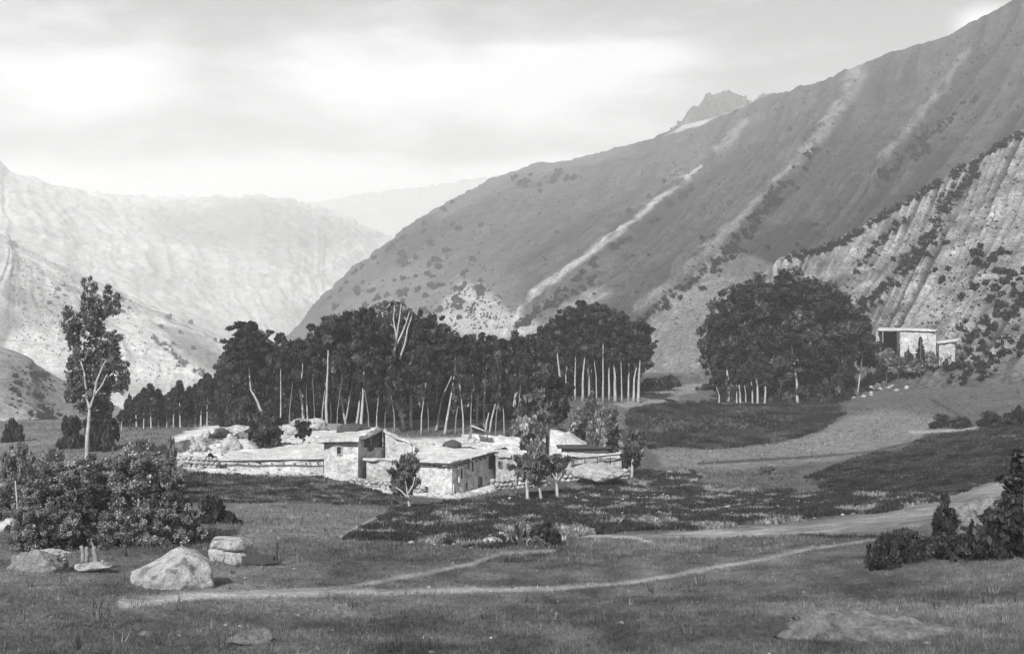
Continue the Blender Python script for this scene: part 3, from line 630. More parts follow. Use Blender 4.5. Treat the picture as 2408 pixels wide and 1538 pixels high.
# ---- low poplar belt at the left ------------------------------------------------
belt = [(285,965,1012,40),(305,955,1012,42),(322,935,1012,40),(338,915,1015,44),(356,905,1015,48),(374,918,1015,44),(392,930,1010,40),(408,915,1015,44),(425,898,1018,50),(443,912,1018,46),(458,905,1015,48),(472,900,1010,50),(487,882,1008,52),(498,893,1012,50),(512,880,1008,54),(527,878,1004,56),(545,885,1004,60)]
for i, (u, vt, vb, w) in enumerate(belt):
    h = vb - vt; lean = R.uniform(-4, 4)
    tree('slim pale-stemmed poplar in the low belt left of the tall grove, %s from the left' % ORD[i], 'poplars of the low belt at the left', u, vb,
         [('grovetall', u + lean, vt, vt + h * .5, w), ('grove', u + lean * .5 + 5, vt + h * .32, vt + h * .74, w)], [[(u,vb),(u+lean*.4,vb-h*.35),(u+lean,vb-h*.6)]], r=2.0 + (i % 3) * .5, d=168 + (i * 7 % 4))
for i in range(9):
    u = 305 + i * 30
    tree('dark undergrowth clump behind the stems of the low belt, %s from the left' % ORD[i], 'undergrowth of the low belt', u, 1000, [('darkbush', u, 938, 1004, 52)], [[(u,1000),(u,975)]], r=2, d=182, cat='bush', name='thicket', bark='barkdark')
# ---- right-hand grove -------------------------------------------------------------
GR = 'poplars of the grove on the right of the village'
rg = [(1262,952,790,80),(1280,950,765,85),(1300,945,742,85),(1318,940,730,85),(1331,938,722,85),(1352,940,715,90),(1370,938,708,90),(1385,944,710,90),(1403,942,714,85),(1418,940,716,85),(1432,940,722,85),(1447,940,722,85),(1462,942,730,80),(1478,940,734,80),(1490,938,748,75),(1501,936,775,62)]
for i, (u, vb, vt, w) in enumerate(rg):
    h = vb - vt; lean = R.uniform(-5, 5); cu = u + (1385 - u) * 0.10 + (18 if u > 1480 else 0)
    tree('straight pale-trunked poplar in the right-hand grove, %s trunk from its left edge' % ORD[i], GR, u, vb,
         [('grove', cu, vt, vt + h * .38, w), ('grove', cu + lean * 2, vt + h * .22, vt + h * .62, w * .9)], [[(u,vb + R.uniform(-6,6)),(u+lean*.3,vb-h*.25),(u+lean*2,vb-h*R.uniform(.42,.62))]], r=1.9 + (i * 5 % 4) * .75, d=184 + (i * 5 % 3) * 1.2)
for i in range(8):
    u = 1275 + i * 29; vt = 750 - 30 * math.sin((i + 1) / 8.5 * math.pi)
    tree('dark tree at the back of the right-hand grove, %s from the left' % ORD[i], 'back row of the right-hand grove', u, 925, [('grove', u, vt + 20, vt + 120, 85), ('grove', u, vt + 95, 905, 80), ('darkbush', u, 865, 935, 60)], [[(u,925),(u,840)]], r=2.2, d=200 + (i % 2) * 5)
# ---- great dark clump on the right ---------------------------------------------------
GW = 'trees of the great dark clump on the right'
wl = [('topmost crown of the great dark clump, its centre tree', 1835, 938, [('big', 1840, 616, 850, 260), ('big', 1850, 760, 925, 230)], [[(1836,938),(1838,880),(1840,800)]], 6, 192),
 ('upper left tree of the great dark clump', 1760, 938, [('big', 1765, 646, 850, 200), ('big', 1745, 780, 905, 150)], [[(1757,938),(1745,880),(1735,820)]], 4, 190),
 ('leftmost tree of the great dark clump, crown hanging low over its trunk', 1715, 942, [('big', 1700, 700, 880, 130), ('grove', 1680, 800, 890, 70)], [[(1716,942),(1711,900),(1706,850)]], 5.2, 188),
 ('right shoulder tree of the great dark clump', 1915, 935, [('big', 1925, 648, 870, 200), ('big', 1915, 790, 925, 170)], [[(1915,935),(1918,880),(1922,820)]], 4, 191),
 ('rightmost tree of the great dark clump, beside the white house', 1985, 925, [('big', 1982, 700, 870, 150), ('grove', 1965, 810, 915, 110)], [[(1975,925),(1980,880),(1985,830)]], 4, 192),
 ('tree in the middle front of the great dark clump, crown down to the grass', 1870, 938, [('big', 1870, 740, 935, 190)], [[(1870,938),(1872,900),(1872,850)]], 4, 187),
 ('inner left tree of the great dark clump with a trunk leaning left', 1797, 930, [('big', 1800, 740, 905, 150)], [[(1797,930),(1788,895),(1778,862)]], 3.4, 189),
 ('dark crown filling the back left of the great clump', 1790, 930, [('big', 1790, 655, 900, 230)], [[(1790,930),(1792,850)]], 3, 203),
 ('dark crown filling the back right of the great clump', 1900, 930, [('big', 1895, 655, 910, 230)], [[(1900,930),(1902,850)]], 3, 204),
 ('small sprig tree poking out at the right edge of the great dark clump', 2035, 880, [('grove', 2030, 735, 800, 45)], [[(2020,900),(2026,830),(2030,780)]], 2, 196)]
for lab, u, vb, cs, st, r, dd in wl: tree(lab, GW, u, vb, cs, [[(a + R.uniform(-6, 6), b) for a, b in q] for q in st], r=r, d=dd)
thin = [(1690,945,918),(1733,942,900),(1741,942,915),(1754,940,910),(1770,938,892),(1782,936,880),(1798,935,905)]
for i, (u, vb, vt) in enumerate(thin):
    tree('thin pale young trunk under the front of the great clump, %s from the left' % ORD[i], 'young trunks under the great clump', u, vb, [('grove', u, vt - 55, vt + 12, 52)], [[(u,vb),(u+R.uniform(-2,2),(vb+vt)/2),(u+R.uniform(-9,4),vt-10)]], r=R.uniform(1.6,3.4), d=185.5)
# ---- village trees and bushes ----------------------------------------------------------
GV_ = 'trees among the village houses'
tree('dark tree with a single trunk rising beside the white gabled hut', GV_, 1285, 1040, [('grove', 1275, 862, 1000, 130), ('wisp', 1262, 905, 1005, 105), ('grove', 1315, 895, 1000, 60)], [[(1286,1040),(1287,1010),(1285,980),(1275,930)]], [[(1282,985),(1265,945),(1258,915)]], r=4.2, bark='barkdark', d=131)
tree('round dark tree overhanging the long low mud wall', GV_, 620, 1050, [('grove', 620, 972, 1048, 108), ('darkbush', 620, 985, 1042, 90)], [[(622,1050),(621,1030)]], r=2.6, d=122, bark='bark')
tree('small dark shrub tree beside the tower-like block roof', GV_, 712, 1040, [('grove', 712, 982, 1036, 48)], [[(712,1040),(712,1015)]], r=2, d=126, bark='barkdark')
tree('lone village tree with ragged crown and forked trunk before the houses', GV_, 963, 1205, [('wisp', 950, 1065, 1135, 75), ('wisp', 955, 1105, 1178, 72), ('wisp', 935, 1120, 1165, 40)], [[(963,1212),(962,1180),(958,1160),(952,1120)]], [[(958,1170),(945,1155),(930,1145)], [(960,1160),(972,1140),(975,1120)]], r=4.0, d=88)
tree('larger pollard willow on two pale stems right of the windowed house', GV_, 1240, 1165, [('wisp', 1245, 1052, 1135, 95), ('wisp', 1250, 1080, 1145, 80)], [[(1242,1168),(1238,1135),(1240,1110)], [(1275,1168),(1266,1138),(1255,1110)]], r=4.6, d=100)
tree('smaller pollard willow on one pale stem, right of the larger pollard', GV_, 1311, 1160, [('wisp', 1310, 1065, 1125, 62)], [[(1311,1162),(1310,1135),(1308,1110)]], [[(1310,1130),(1298,1112)], [(1310,1132),(1322,1112)]], r=4.6, d=102)
tree('pale-stemmed willow at the right end of the village', GV_, 1487, 1108, [('wisp', 1487, 1005, 1090, 72), ('grove', 1485, 1040, 1105, 55)], [[(1485,1110),(1488,1085),(1489,1055)]], r=4.2, d=118)
tree('pale domed bush behind the flat roofs', 'bushes among the village houses', 1230, 1040, [('palebush', 1232, 975, 1040, 108)], [[(1232,1040),(1232,1010)]], r=2, d=130, cat='bush', name='bush', bark='barkdark')
tree('big tangled bush spreading between hut and willow', 'bushes among the village houses', 1420, 1085, [('bush', 1425, 965, 1085, 120), ('darkbush', 1440, 990, 1090, 90)], [[(1425,1085),(1432,1040)]], r=2.5, d=126, cat='bush', name='bush', bark='barkdark')
tree('pale shaggy bush at the corner of the terrace field', 'bushes among the village houses', 1385, 985, [('palebush', 1385, 938, 995, 95)], [[(1385,985),(1385,960)]], r=2, d=150, cat='bush', name='bush', bark='barkdark')
tree('low grey bush under the big tangled bush', 'bushes among the village houses', 1375, 1030, [('palebush', 1378, 990, 1030, 60)], [[(1375,1030),(1375,1010)]], r=2, d=139, cat='bush', name='bush', bark='barkdark')
tree('dark bush beside the boulder pile at the left of the long wall', 'bushes among the village houses', 495, 1100, [('darkbush', 495, 1062, 1100, 36)], [[(495,1100),(495,1085)]], r=2, d=114, cat='bush', name='bush', bark='barkdark')
# ---- left side -----------------------------------------------------------------------------
tree('tall airy poplar with a forked white trunk, alone at the left', None, 203, 1080,
     [('airy', 208, 655, 770, 62), ('airy', 255, 672, 745, 55), ('airy', 200, 735, 870, 118), ('airy', 248, 785, 905, 95), ('airy', 205, 820, 950, 115), ('airy', 275, 845, 920, 62), ('airy', 240, 850, 960, 90), ('airy', 175, 760, 830, 60), ('airy', 228, 880, 975, 110), ('airy', 225, 700, 790, 85), ('airy', 168, 840, 945, 70), ('airy', 290, 850, 925, 55), ('airy', 160, 720, 800, 45), ('airy', 275, 690, 740, 40), ('airy', 265, 780, 860, 70), ('airy', 215, 900, 985, 130)],
     [[(203,1080),(206,1020),(210,965),(205,930),(198,880),(190,850)]], [[(210,962),(222,930),(240,905),(252,880)], [(222,930),(228,895),(240,865),(250,845)]], r=5.2, d=112, back=1.3)

tree('dark round bush left of the white poplar trunk', 'dark bushes at the foot of the tall poplar', 170, 1055, [('darkbush', 168, 975, 1055, 70)], [[(170,1055),(170,1020)]], r=2, d=128, cat='bush', name='bush', bark='barkdark')
tree('taller dark bush right of the white poplar trunk', 'dark bushes at the foot of the tall poplar', 240, 1065, [('darkbush', 240, 940, 1075, 85), ('grove', 232, 925, 1010, 70)], [[(240,1065),(240,1010)]], r=2.4, d=124, cat='bush', name='bush', bark='barkdark')
tree('dark bush cut by the left edge of the view, below the hill', None, 30, 1045, [('darkbush', 30, 978, 1050, 55)], [[(30,1045),(30,1010)]], r=2, d=140, cat='bush', name='bush', bark='barkdark')
OB = 'shaggy trees and bushes of the left foreground'
tree('broad shaggy tree left of centre of the foreground thicket', OB, 125, 1290, [('orchard', 150, 1070, 1230, 200), ('orchard', 110, 1120, 1270, 150), ('orchard', 180, 1170, 1305, 150), ('orchard', 75, 1150, 1290, 110)], [[(127,1288),(132,1268),(140,1230)], [(168,1290),(165,1240),(180,1160),(172,1140)]], r=3.2, d=56)
tree('broad shaggy tree at the right of the foreground thicket', OB, 330, 1300, [('orchard', 330, 1045, 1230, 210), ('orchard', 370, 1120, 1300, 165), ('orchard', 280, 1150, 1325, 170), ('orchard', 350, 1200, 1325, 160)], [[(330,1300),(330,1240),(325,1160)]], r=5, d=58)
tree('shaggy tree topping the middle of the foreground thicket', OB, 240, 1290, [('orchard', 215, 1070, 1240, 150), ('orchard', 235, 1150, 1300, 150)], [[(238,1295),(234,1250),(230,1180)]], r=4, d=62)
tree('soft bush filling the left edge beside the foreground thicket', OB, 25, 1250, [('orchard', 15, 1120, 1270, 120)], [[(25,1250),(25,1220)]], r=2, d=66, cat='bush', name='bush', bark='barkdark')
tree('bush in shade at the right foot of the foreground thicket', OB, 440, 1280, [('bush', 420, 1170, 1290, 110)], [[(430,1280),(430,1240)]], r=2, d=60, cat='bush', name='bush', bark='barkdark')
tree('dark bush put where shadow lies on the grass right of the foreground thicket', OB, 500, 1250, [('darkbush', 500, 1160, 1250, 85), ('darkbush', 540, 1200, 1248, 70)], [[(500,1250),(500,1210)]], r=2, d=70, cat='bush', name='bush', bark='barkdark')  # dark leaves stand in for shade beside the thicket
tree('small upright bush just above the foreground thicket', OB, 402, 1085, [('bush', 402, 1035, 1088, 42)], [[(402,1085),(402,1060)]], r=2, d=96, cat='bush', name='bush', bark='barkdark')
tree('shaggy bush at the left edge under the hill', OB, 50, 1190, [('bush', 45, 1050, 1150, 120), ('bush', 20, 1110, 1200, 90)], [[(50,1190),(50,1150)]], r=2, d=82, cat='bush', name='bush', bark='barkdark')
tree('rounded bush behind the left side of the thicket', OB, 110, 1110, [('bush', 115, 1060, 1120, 100)], [[(110,1110),(110,1090)]], r=2, d=92, cat='bush', name='bush', bark='barkdark')
tree('pale-leaved bush filling the upper right of the thicket', OB, 300, 1110, [('bush', 320, 1040, 1130, 150)], [[(300,1110),(300,1080)]], r=2, d=88, cat='bush', name='bush', bark='barkdark')
HW = hit(2160, 842, (0, 1, 7)).y
for i, (u, v0, v1, w) in enumerate(((70, 1200, 1300, 120), (140, 1215, 1305, 130), (270, 1210, 1325, 150), (350, 1200, 1325, 150), (410, 1190, 1310, 120))):
    tree('low leafy shrub closing the foot of the foreground thicket, %s from the left' % ORD[i], 'shrubs at the foot of the thicket', u, v1, [('orchard', u, v0 - 25, v1 + 30, w)], [[(u,v1),(u,v1-15)]], r=1.2, cat='bush', name='bush', bark='barkdark', d=54 + i)
for i, (u, v0, v1, w) in enumerate(((1790, 860, 940, 90), (1850, 850, 940, 100), (1910, 860, 938, 100), (1965, 860, 932, 80))):
    tree('dark thicket under the right half of the great clump, %s from the left' % ORD[i], 'thickets under the great clump', u, v1, [('darkbush', u, v0, v1, w)], [[(u,v1),(u,v1-15)]], r=1.2, cat='bush', name='thicket', bark='barkdark', d=190)
# ---- centre foreground and right ------------------------------------------------------------
BF = 'bushes in the near fields'
tree('pale soft bush beside the small white boulder', BF, 1230, 1290, [('palebush', 1225, 1225, 1288, 70)], [[(1230,1290),(1230,1265)]], r=2, d=64, cat='bush', name='bush', bark='barkdark')
tree('dark leafy bush right of the pale soft bush', BF, 1290, 1290, [('darkbush', 1292, 1235, 1295, 70)], [[(1290,1290),(1290,1265)]], r=2, d=63, cat='bush', name='bush', bark='barkdark')
tree('low grey bush between the pale bush and the leafy bush', BF, 1262, 1296, [('bush', 1262, 1255, 1300, 60)], [[(1262,1296),(1262,1280)]], r=2, d=62, cat='bush', name='bush', bark='barkdark')
tree('small low bush alone in the open light field', BF, 1803, 1115, [('bush', 1803, 1093, 1115, 55)], [[(1803,1115),(1803,1105)]], r=1.5, cat='bush', name='bush', bark='barkdark')
tree('dark conifer by the white house on the slope', None, 2165, 850, [('cone', 2165, 795, 850, 40)], [[(2165,855),(2165,800)]], r=2, d=HW - 7, bark='barkdark')
tree('round bush at the left foot of the slope conifer', 'bushes round the white house', 2140, 845, [('darkbush', 2138, 825, 846, 24)], [[(2140,845),(2140,835)]], r=1.5, d=HW - 7, cat='bush', name='bush', bark='barkdark')
tree('dark bush between the white house and the great clump', 'bushes round the white house', 2060, 850, [('darkbush', 2060, 800, 852, 66)], [[(2060,850),(2060,830)]], r=1.5, d=HW - 5, cat='bush', name='bush', bark='barkdark')
tree('huge dark conifer cut by the right edge of the view', None, 2400, 1300, [('cone', 2415, 1070, 1350, 380), ('darkbush', 2405, 1150, 1340, 240)], [[(2410,1310),(2410,1120)]], r=5, d=44, bark='barkdark')
tree('narrow dark upright bush left of the big conifer', None, 2225, 1275, [('grovetall', 2222, 1168, 1290, 66), ('darkbush', 2230, 1190, 1290, 84)], [[(2226,1275),(2226,1200)]], r=3, d=50, cat='bush', name='bush', bark='barkdark')
SC = 'low scrub in front of the dark conifer'
for i, (u, v0, v1, w) in enumerate(((2075,1245,1285,90),(2130,1240,1300,110),(2185,1255,1305,110),(2250,1250,1310,120),(2320,1255,1310,120),(2380,1240,1320,140),(2280,1235,1270,60))):
    tree('low dark scrub bush before the big conifer, %s from the left' % ORD[i], SC, u, v1, [('darkbush', u, v0, v1, w)], [[(u,v1),(u,v1-15)]], r=1.5, cat='bush', name='bush', bark='barkdark', d=46 + (i % 3))
for i, (u, v0, v1, w, key) in enumerate(((2215,972,1004,60,'darkbush'),(2265,978,1006,50,'darkbush'),(2330,965,1000,70,'darkbush'),(2390,960,1000,70,'darkbush'))):
    tree('dark bush on the field edge above the pale wall line, %s from the left' % ORD[i], 'bushes on the right field edge', u, v1, [(key, u, v0, v1, w)], [[(u,v1),(u,v1-10)]], r=1.2, cat='bush', name='bush', bark='barkdark')
for i, (u, v0, v1, w, key) in enumerate(((1570,880,905,60,'darkbush'),(1530,888,915,60,'darkbush'),(1660,900,925,60,'darkbush'),(1690,790,900,30,'bush'))):
    tree('dark hedge bush between the right-hand grove and the great clump, %s from the left' % ORD[i], 'hedge bushes between the two groves', u, v1, [(key, u, v0, v1, w)], [[(u,v1),(u,v1-10)]], r=1.2, cat='bush', name='bush', bark='barkdark', d=215)
for i, (u, v0, v1, w, key) in enumerate(((2020,835,870,70,'palebush'),(2050,860,895,60,'bush'),(1990,870,905,60,'bush'),(2100,845,880,70,'palebush'),(2085,880,905,60,'bush'),(2000,905,930,60,'bush'))):
    tree('shrub on the stony bank below the white house, %s of six from the lower slope' % ORD[i], 'shrubs on the stony bank', u, v1, [(key, u, v0, v1, w)], [[(u,v1),(u,v1-10)]], r=1.2, cat='bush', name='bush', bark='barkdark')

for i, (u, v0, v1, w, key) in enumerate(((2085,815,850,50,'bush'),(2112,832,856,44,'bush'),(2190,828,856,40,'bush'),(2222,828,858,46,'darkbush'),(2255,820,860,50,'bush'),(2150,845,868,60,'bush'),(2040,800,850,60,'darkbush'))):
    tree('shrub growing against the foot of the white house and its shed, %s in a row' % ORD[i], 'shrubs at the foot of the white house', u, v1, [(key, u, v0, v1, w)], [[(u,v1),(u,v1-8)]], r=1.2, cat='bush', name='bush', bark='barkdark', d=HW - 7)
# ---- bushes dotted on the mountainsides ----------------------------------------------------------
rm = random.Random(5)
def dot(u, v, w, label, group, only=(0, 1, 2, 3, 4)):
    p = hit(u, v + w * 0.3, only)
    if p is None: return False
    s = w * 0.62 * p.y / F
    o = link('bush', CR['scrub'][rm.randrange(5)], None, p - Vector((0, 0, s * 0.25))); o.scale = (s * 1.15, s * 1.15, s * rm.uniform(1.3, 1.8)); o.rotation_euler.z = rm.uniform(0, 6.28)
    tag(o, label, 'bush', group); return True
def along(pts, n, spread, wr, label, group, side=0, only=(0, 1)):
    L = [math.dist(a, b) for a, b in zip(pts, pts[1:])]; tot = sum(L)
    for _ in range(n):
        s = rm.uniform(0, tot); i = 0
        while s > L[i] and i < len(L) - 1: s -= L[i]; i += 1
        f = s / L[i]; a, b = pts[i], pts[i + 1]
        dot(a[0] + (b[0] - a[0]) * f + rm.gauss(side, spread), a[1] + (b[1] - a[1]) * f + rm.gauss(side * .8, spread * .7), rm.uniform(*wr), label, group, only)
dot_specs = []
along([(775,705),(850,630),(930,575),(1020,510),(1060,480)], 22, 3, (8, 14), 'small dark bush on the skyline crest of the mountain', 'bushes on the far crest')
k = 0
while k < 62:
    u, v = rm.uniform(770, 1140), rm.uniform(520, 760)
    if v < 1330 - 0.82 * u + 30 or rm.random() < (u - 860) / 520: continue
    if dot(u, v, rm.uniform(9, 17), 'small dark bush on the mountain lower left flank', 'bushes on the lower left flank', (0,)): k += 1
along([(1195,425),(1250,425),(1350,420)], 16, 12, (9, 15), 'dark bush under the skyline where the ridge rises', 'bushes under the rising ridge')
along([(1030,740),(1090,690),(1130,680)], 9, 14, (9, 17), 'dark bush on the pale eroded foot behind the grove', 'bushes on the pale eroded foot')
along([(1250,720),(1330,660),(1400,600),(1480,540),(1570,470),(1630,420)], 26, 6, (9, 17), 'dark bush beside the long pale scree streak in mid-mountain', 'bushes beside the long scree streak', 12)
along([(1510,740),(1600,680),(1680,620),(1730,570),(1790,480),(1850,420),(1920,330)], 40, 8, (10, 19), 'dark bush along the gully above the great dark clump', 'bushes along the wide gully', 12)
along([(2060,410),(2130,370),(2200,300),(2270,220)], 26, 12, (9, 18), 'dark bush high on the mountain near the right edge', 'bushes high on the right', 8)
k = 0
while k < 26:
    u, v = rm.uniform(1300, 2250), rm.uniform(300, 720)
    if dot(u, v, rm.uniform(6, 12), 'tiny lone bush scattered on the open mountain face', 'lone bushes on the open face', (0,)): k += 1
along([(1970,800),(2030,740),(2100,650),(2200,560)], 10, 30, (9, 17), 'dark bush low on the pale rough spur', 'bushes low on the pale spur')
along([(2250,650),(2300,600),(2380,640),(2330,720)], 24, 26, (11, 22), 'dark bush on the upper right of the pale rough spur', 'bushes on the upper right of the spur')
along([(60,780),(150,700),(330,700),(480,830),(470,780)], 22, 40, (7, 13), 'small bush on the hazy left slope', 'bushes on the hazy left slope', 0, (3,))
along([(40,880),(110,940),(150,990),(70,980)], 22, 22, (9, 20), 'dark bush on the near left hill below the tall poplar crown', 'bushes on the near left hill', 0, (2,))
def ordinal(n):
    ones = ['', 'first', 'second', 'third', 'fourth', 'fifth', 'sixth', 'seventh', 'eighth', 'ninth']; teens = ['tenth', 'eleventh', 'twelfth', 'thirteenth', 'fourteenth', 'fifteenth', 'sixteenth', 'seventeenth', 'eighteenth', 'nineteenth']
    tens = ['', '', 'twent', 'thirt', 'fort', 'fift', 'sixt']
    if n < 10: return ones[n]
    if n < 20: return teens[n - 10]
    return tens[n // 10] + ('ieth' if n % 10 == 0 else 'y-' + ones[n % 10])
byg = {}
for o in COL.objects:
    if o.name.split('.')[0] == 'bush' and o.type == 'MESH' and o.parent is None: byg.setdefault(o['group'], []).append(o)
for g_, L_ in byg.items():
    L_.sort(key=lambda o: o.location.x / o.location.y)
    for i, o in enumerate(L_): o['label'] = o['label'] + ', %s from the left' % ordinal(i + 1)
def scrub_dots(name, n, poly, wr, only, seed):
    rs = np.random.RandomState(seed); C, S = [], []; us = [p[0] for p in poly]; vs_ = [p[1] for p in poly]
    for _ in range(n * 4):
        if len(C) >= n: break
        u, v = rs.uniform(min(us), max(us)), rs.uniform(min(vs_), max(vs_))
        if not in_poly(np.array([u]), np.array([v]), poly)[0]: continue
        if vnoise(u / 60, v / 60, 0, seed)[()] < rs.uniform(-.9, .5): continue
        h = hit(u, v, only)
        if h is None: continue
        C.append(tuple(h)); S.append(rs.uniform(*wr) * 0.5 * h.y / F)
    C, S = np.array(C), np.array(S); m = 26
    q = rs.normal(size=(len(C) * m, 3)); q /= np.linalg.norm(q, axis=1, keepdims=True); q[:, 2] = np.abs(q[:, 2]) * 1.4; q *= rs.uniform(0.3, 1, (len(q), 1))
    Cn = np.repeat(C, m, 0) + q * np.repeat(S, m)[:, None]
    V, Fq = leaf_quads(Cn, 1.0, rs); V = (V.reshape(-1, 4, 3) - Cn[:, None]) * (np.repeat(S, m) * 0.4)[:, None, None] + Cn[:, None]
    o = link(name, mesh_np(name, V.reshape(-1, 3), Fq, M['scrubleaf'], False, np.repeat(rs.uniform(.7, 1.6, len(Cn)), 4))); tag(o, kind='stuff')
# thick scrub that fills the gullies: nobody could count it
def scrub_strip(name, pts, n, spread, wr, only):
    rs = np.random.RandomState(len(name) + n); C, S = [], []
    L = np.array([math.dist(a, b) for a, b in zip(pts, pts[1:])]); cum = np.append(0, np.cumsum(L))
    for _ in range(n):
        s = rs.uniform(0, cum[-1]); u = np.interp(s, cum, [p[0] for p in pts]) + rs.normal() * spread; v = np.interp(s, cum, [p[1] for p in pts]) + rs.normal() * spread * .7
        h = hit(u, v, only)
        if h is None: continue
        C.append(tuple(h)); S.append(rs.uniform(*wr) * 0.5 * h.y / F)
    C, S = np.array(C), np.array(S); m = 46
    q = rs.normal(size=(len(C) * m, 3)); q /= np.linalg.norm(q, axis=1, keepdims=True); q[:, 2] = np.abs(q[:, 2]) * 1.5; q *= rs.uniform(0.3, 1, (len(q), 1))
    Cn = np.repeat(C, m, 0) + q * np.repeat(S, m)[:, None]
    V, Fq = leaf_quads(Cn, 1.0, rs); V = (V.reshape(-1, 4, 3) - Cn[:, None]) * (np.repeat(S, m) * 0.3)[:, None, None] + Cn[:, None]
    o = link(name, mesh_np(name, V.reshape(-1, 3), Fq, M['scrubleaf'], False, np.repeat(rs.uniform(.7, 1.3, len(Cn)), 4))); tag(o, kind='stuff')
scrub_strip('ridge_scrub', [(1850,614),(1960,584),(2060,525),(2150,470),(2265,400),(2330,360),(2400,320)], 190, 5, (10, 20), (1,))
scrub_strip('gully_scrub', [(2010,735),(2080,680),(2140,630),(2190,575),(2210,500),(2260,450),(2300,405)], 150, 8, (10, 22), (1,))
scrub_strip('gully_scrub', [(2010,650),(2050,600),(2080,560),(2130,520)], 45, 8, (9, 17), (1,))
scrub_strip('gully_scrub', [(2120,625),(2160,590),(2185,560)], 30, 8, (9, 18), (1,))
scrub_strip('slope_scrub', [(2220,880),(2260,820),(2320,770),(2380,720),(2440,660)], 120, 22, (12, 26), (1,))
scrub_strip('slope_scrub', [(2280,890),(2340,840),(2400,800)], 60, 20, (12, 24), (1, 4))
scrub_strip('gully_scrub', [(1220,770),(1290,720),(1360,685),(1400,660)], 70, 7, (9, 18), (0,))
scrub_strip('gully_scrub', [(1700,600),(1740,560),(1790,490),(1840,430)], 60, 7, (9, 17), (0,))
scrub_strip('gully_scrub', [(1540,730),(1600,680),(1660,640),(1705,600)], 50, 7, (9, 16), (0,))
scrub_strip('gully_scrub', [(1055,740),(1075,700),(1095,665)], 22, 4, (8, 14), (0,))
scrub_strip('gully_scrub', [(1100,745),(1125,700),(1140,680)], 22, 4, (8, 14), (0,))
scrub_strip('gully_scrub', [(2080,410),(2140,350),(2200,300),(2240,280)], 40, 8, (8, 16), (0,))
scrub_strip('gully_scrub', [(365,795),(400,830),(440,860),(480,880)], 40, 5, (8, 14), (3,))

scrub_dots('low_scrub', 1200, [(720,790),(860,640),(1040,510),(1200,420),(1700,280),(2250,90),(2400,0),(2400,320),(1900,600),(1600,780),(1200,780)], (1.5, 7), (0,), 5)
scrub_dots('low_scrub', 500, [(1960,820),(2000,600),(2150,480),(2400,330),(2400,800),(2250,850)], (3, 8), (1,), 6)
scrub_dots('low_scrub', 420, [(20,600),(200,650),(350,730),(520,860),(480,900),(250,900),(20,800)], (2.5, 6), (3,), 7)
scrub_dots('low_scrub', 160, [(20,830),(180,910),(180,1010),(20,1010)], (4, 10), (2,), 8)
scrub_dots('low_scrub', 160, [(1000,770),(1060,680),(1150,670),(1250,780)], (3, 8), (0,), 9)
# ------------------------------------------------------------------ houses
def wallmesh(mb, a, b, z0, za, zb, th=0.0, amp=0.06, seed=0):
    """uneven wall skin from a to b (xy), from z0 up to za / zb, subdivided"""
    a, b = np.array(a), np.array(b); L = np.hypot(*(b - a)); nx = max(2, int(L / 0.45)); nzv = max(2, int((max(za, zb) - z0) / 0.45))
    nrm = np.array([(b - a)[1], -(b - a)[0]]) / L
    V = []
    for j in range(nzv + 1):
        for i in range(nx + 1):
            f = i / nx; zt = za + (zb - za) * f; z = z0 + (zt - z0) * j / nzv; p = a + (b - a) * f
            k = 0 if i in (0, nx) else amp * (float(vnoise(p[0] * 1.1, p[1] * 1.1, z * 1.4, seed)) + .6 * float(vnoise(p[0] * 3, p[1] * 3, z * 3, seed)))
            V.append((p[0] + nrm[0] * k, p[1] + nrm[1] * k, z))
    mb.add(V, [(j * (nx + 1) + i, j * (nx + 1) + i + 1, (j + 1) * (nx + 1) + i + 1, (j + 1) * (nx + 1) + i) for j in range(nzv) for i in range(nx)])
def shell(root, name, corners, z0, tops, mat, amp=0.12, cap=True, seed=0):
    """walls round a footprint given counter-clockwise seen from above"""
    mb = MB(); ox, oy, oz = root.location; c = [(x - ox, y - oy) for x, y in corners]; n = len(c)
    z0 = min([z0] + [gz(x, y) - .4 for x, y in corners]) if root.name[:5] not in ('white', 'stone') else z0
    for i in range(n): wallmesh(mb, c[i], c[(i + 1) % n], z0 - oz, tops[i] - oz, tops[(i + 1) % n] - oz, amp=amp, seed=seed + i)
    if cap: mb.add([(c[i][0], c[i][1], tops[i] - oz) for i in range(n)], [tuple(range(n))])
    return link(name, mb.mesh(name, mat, True), root)
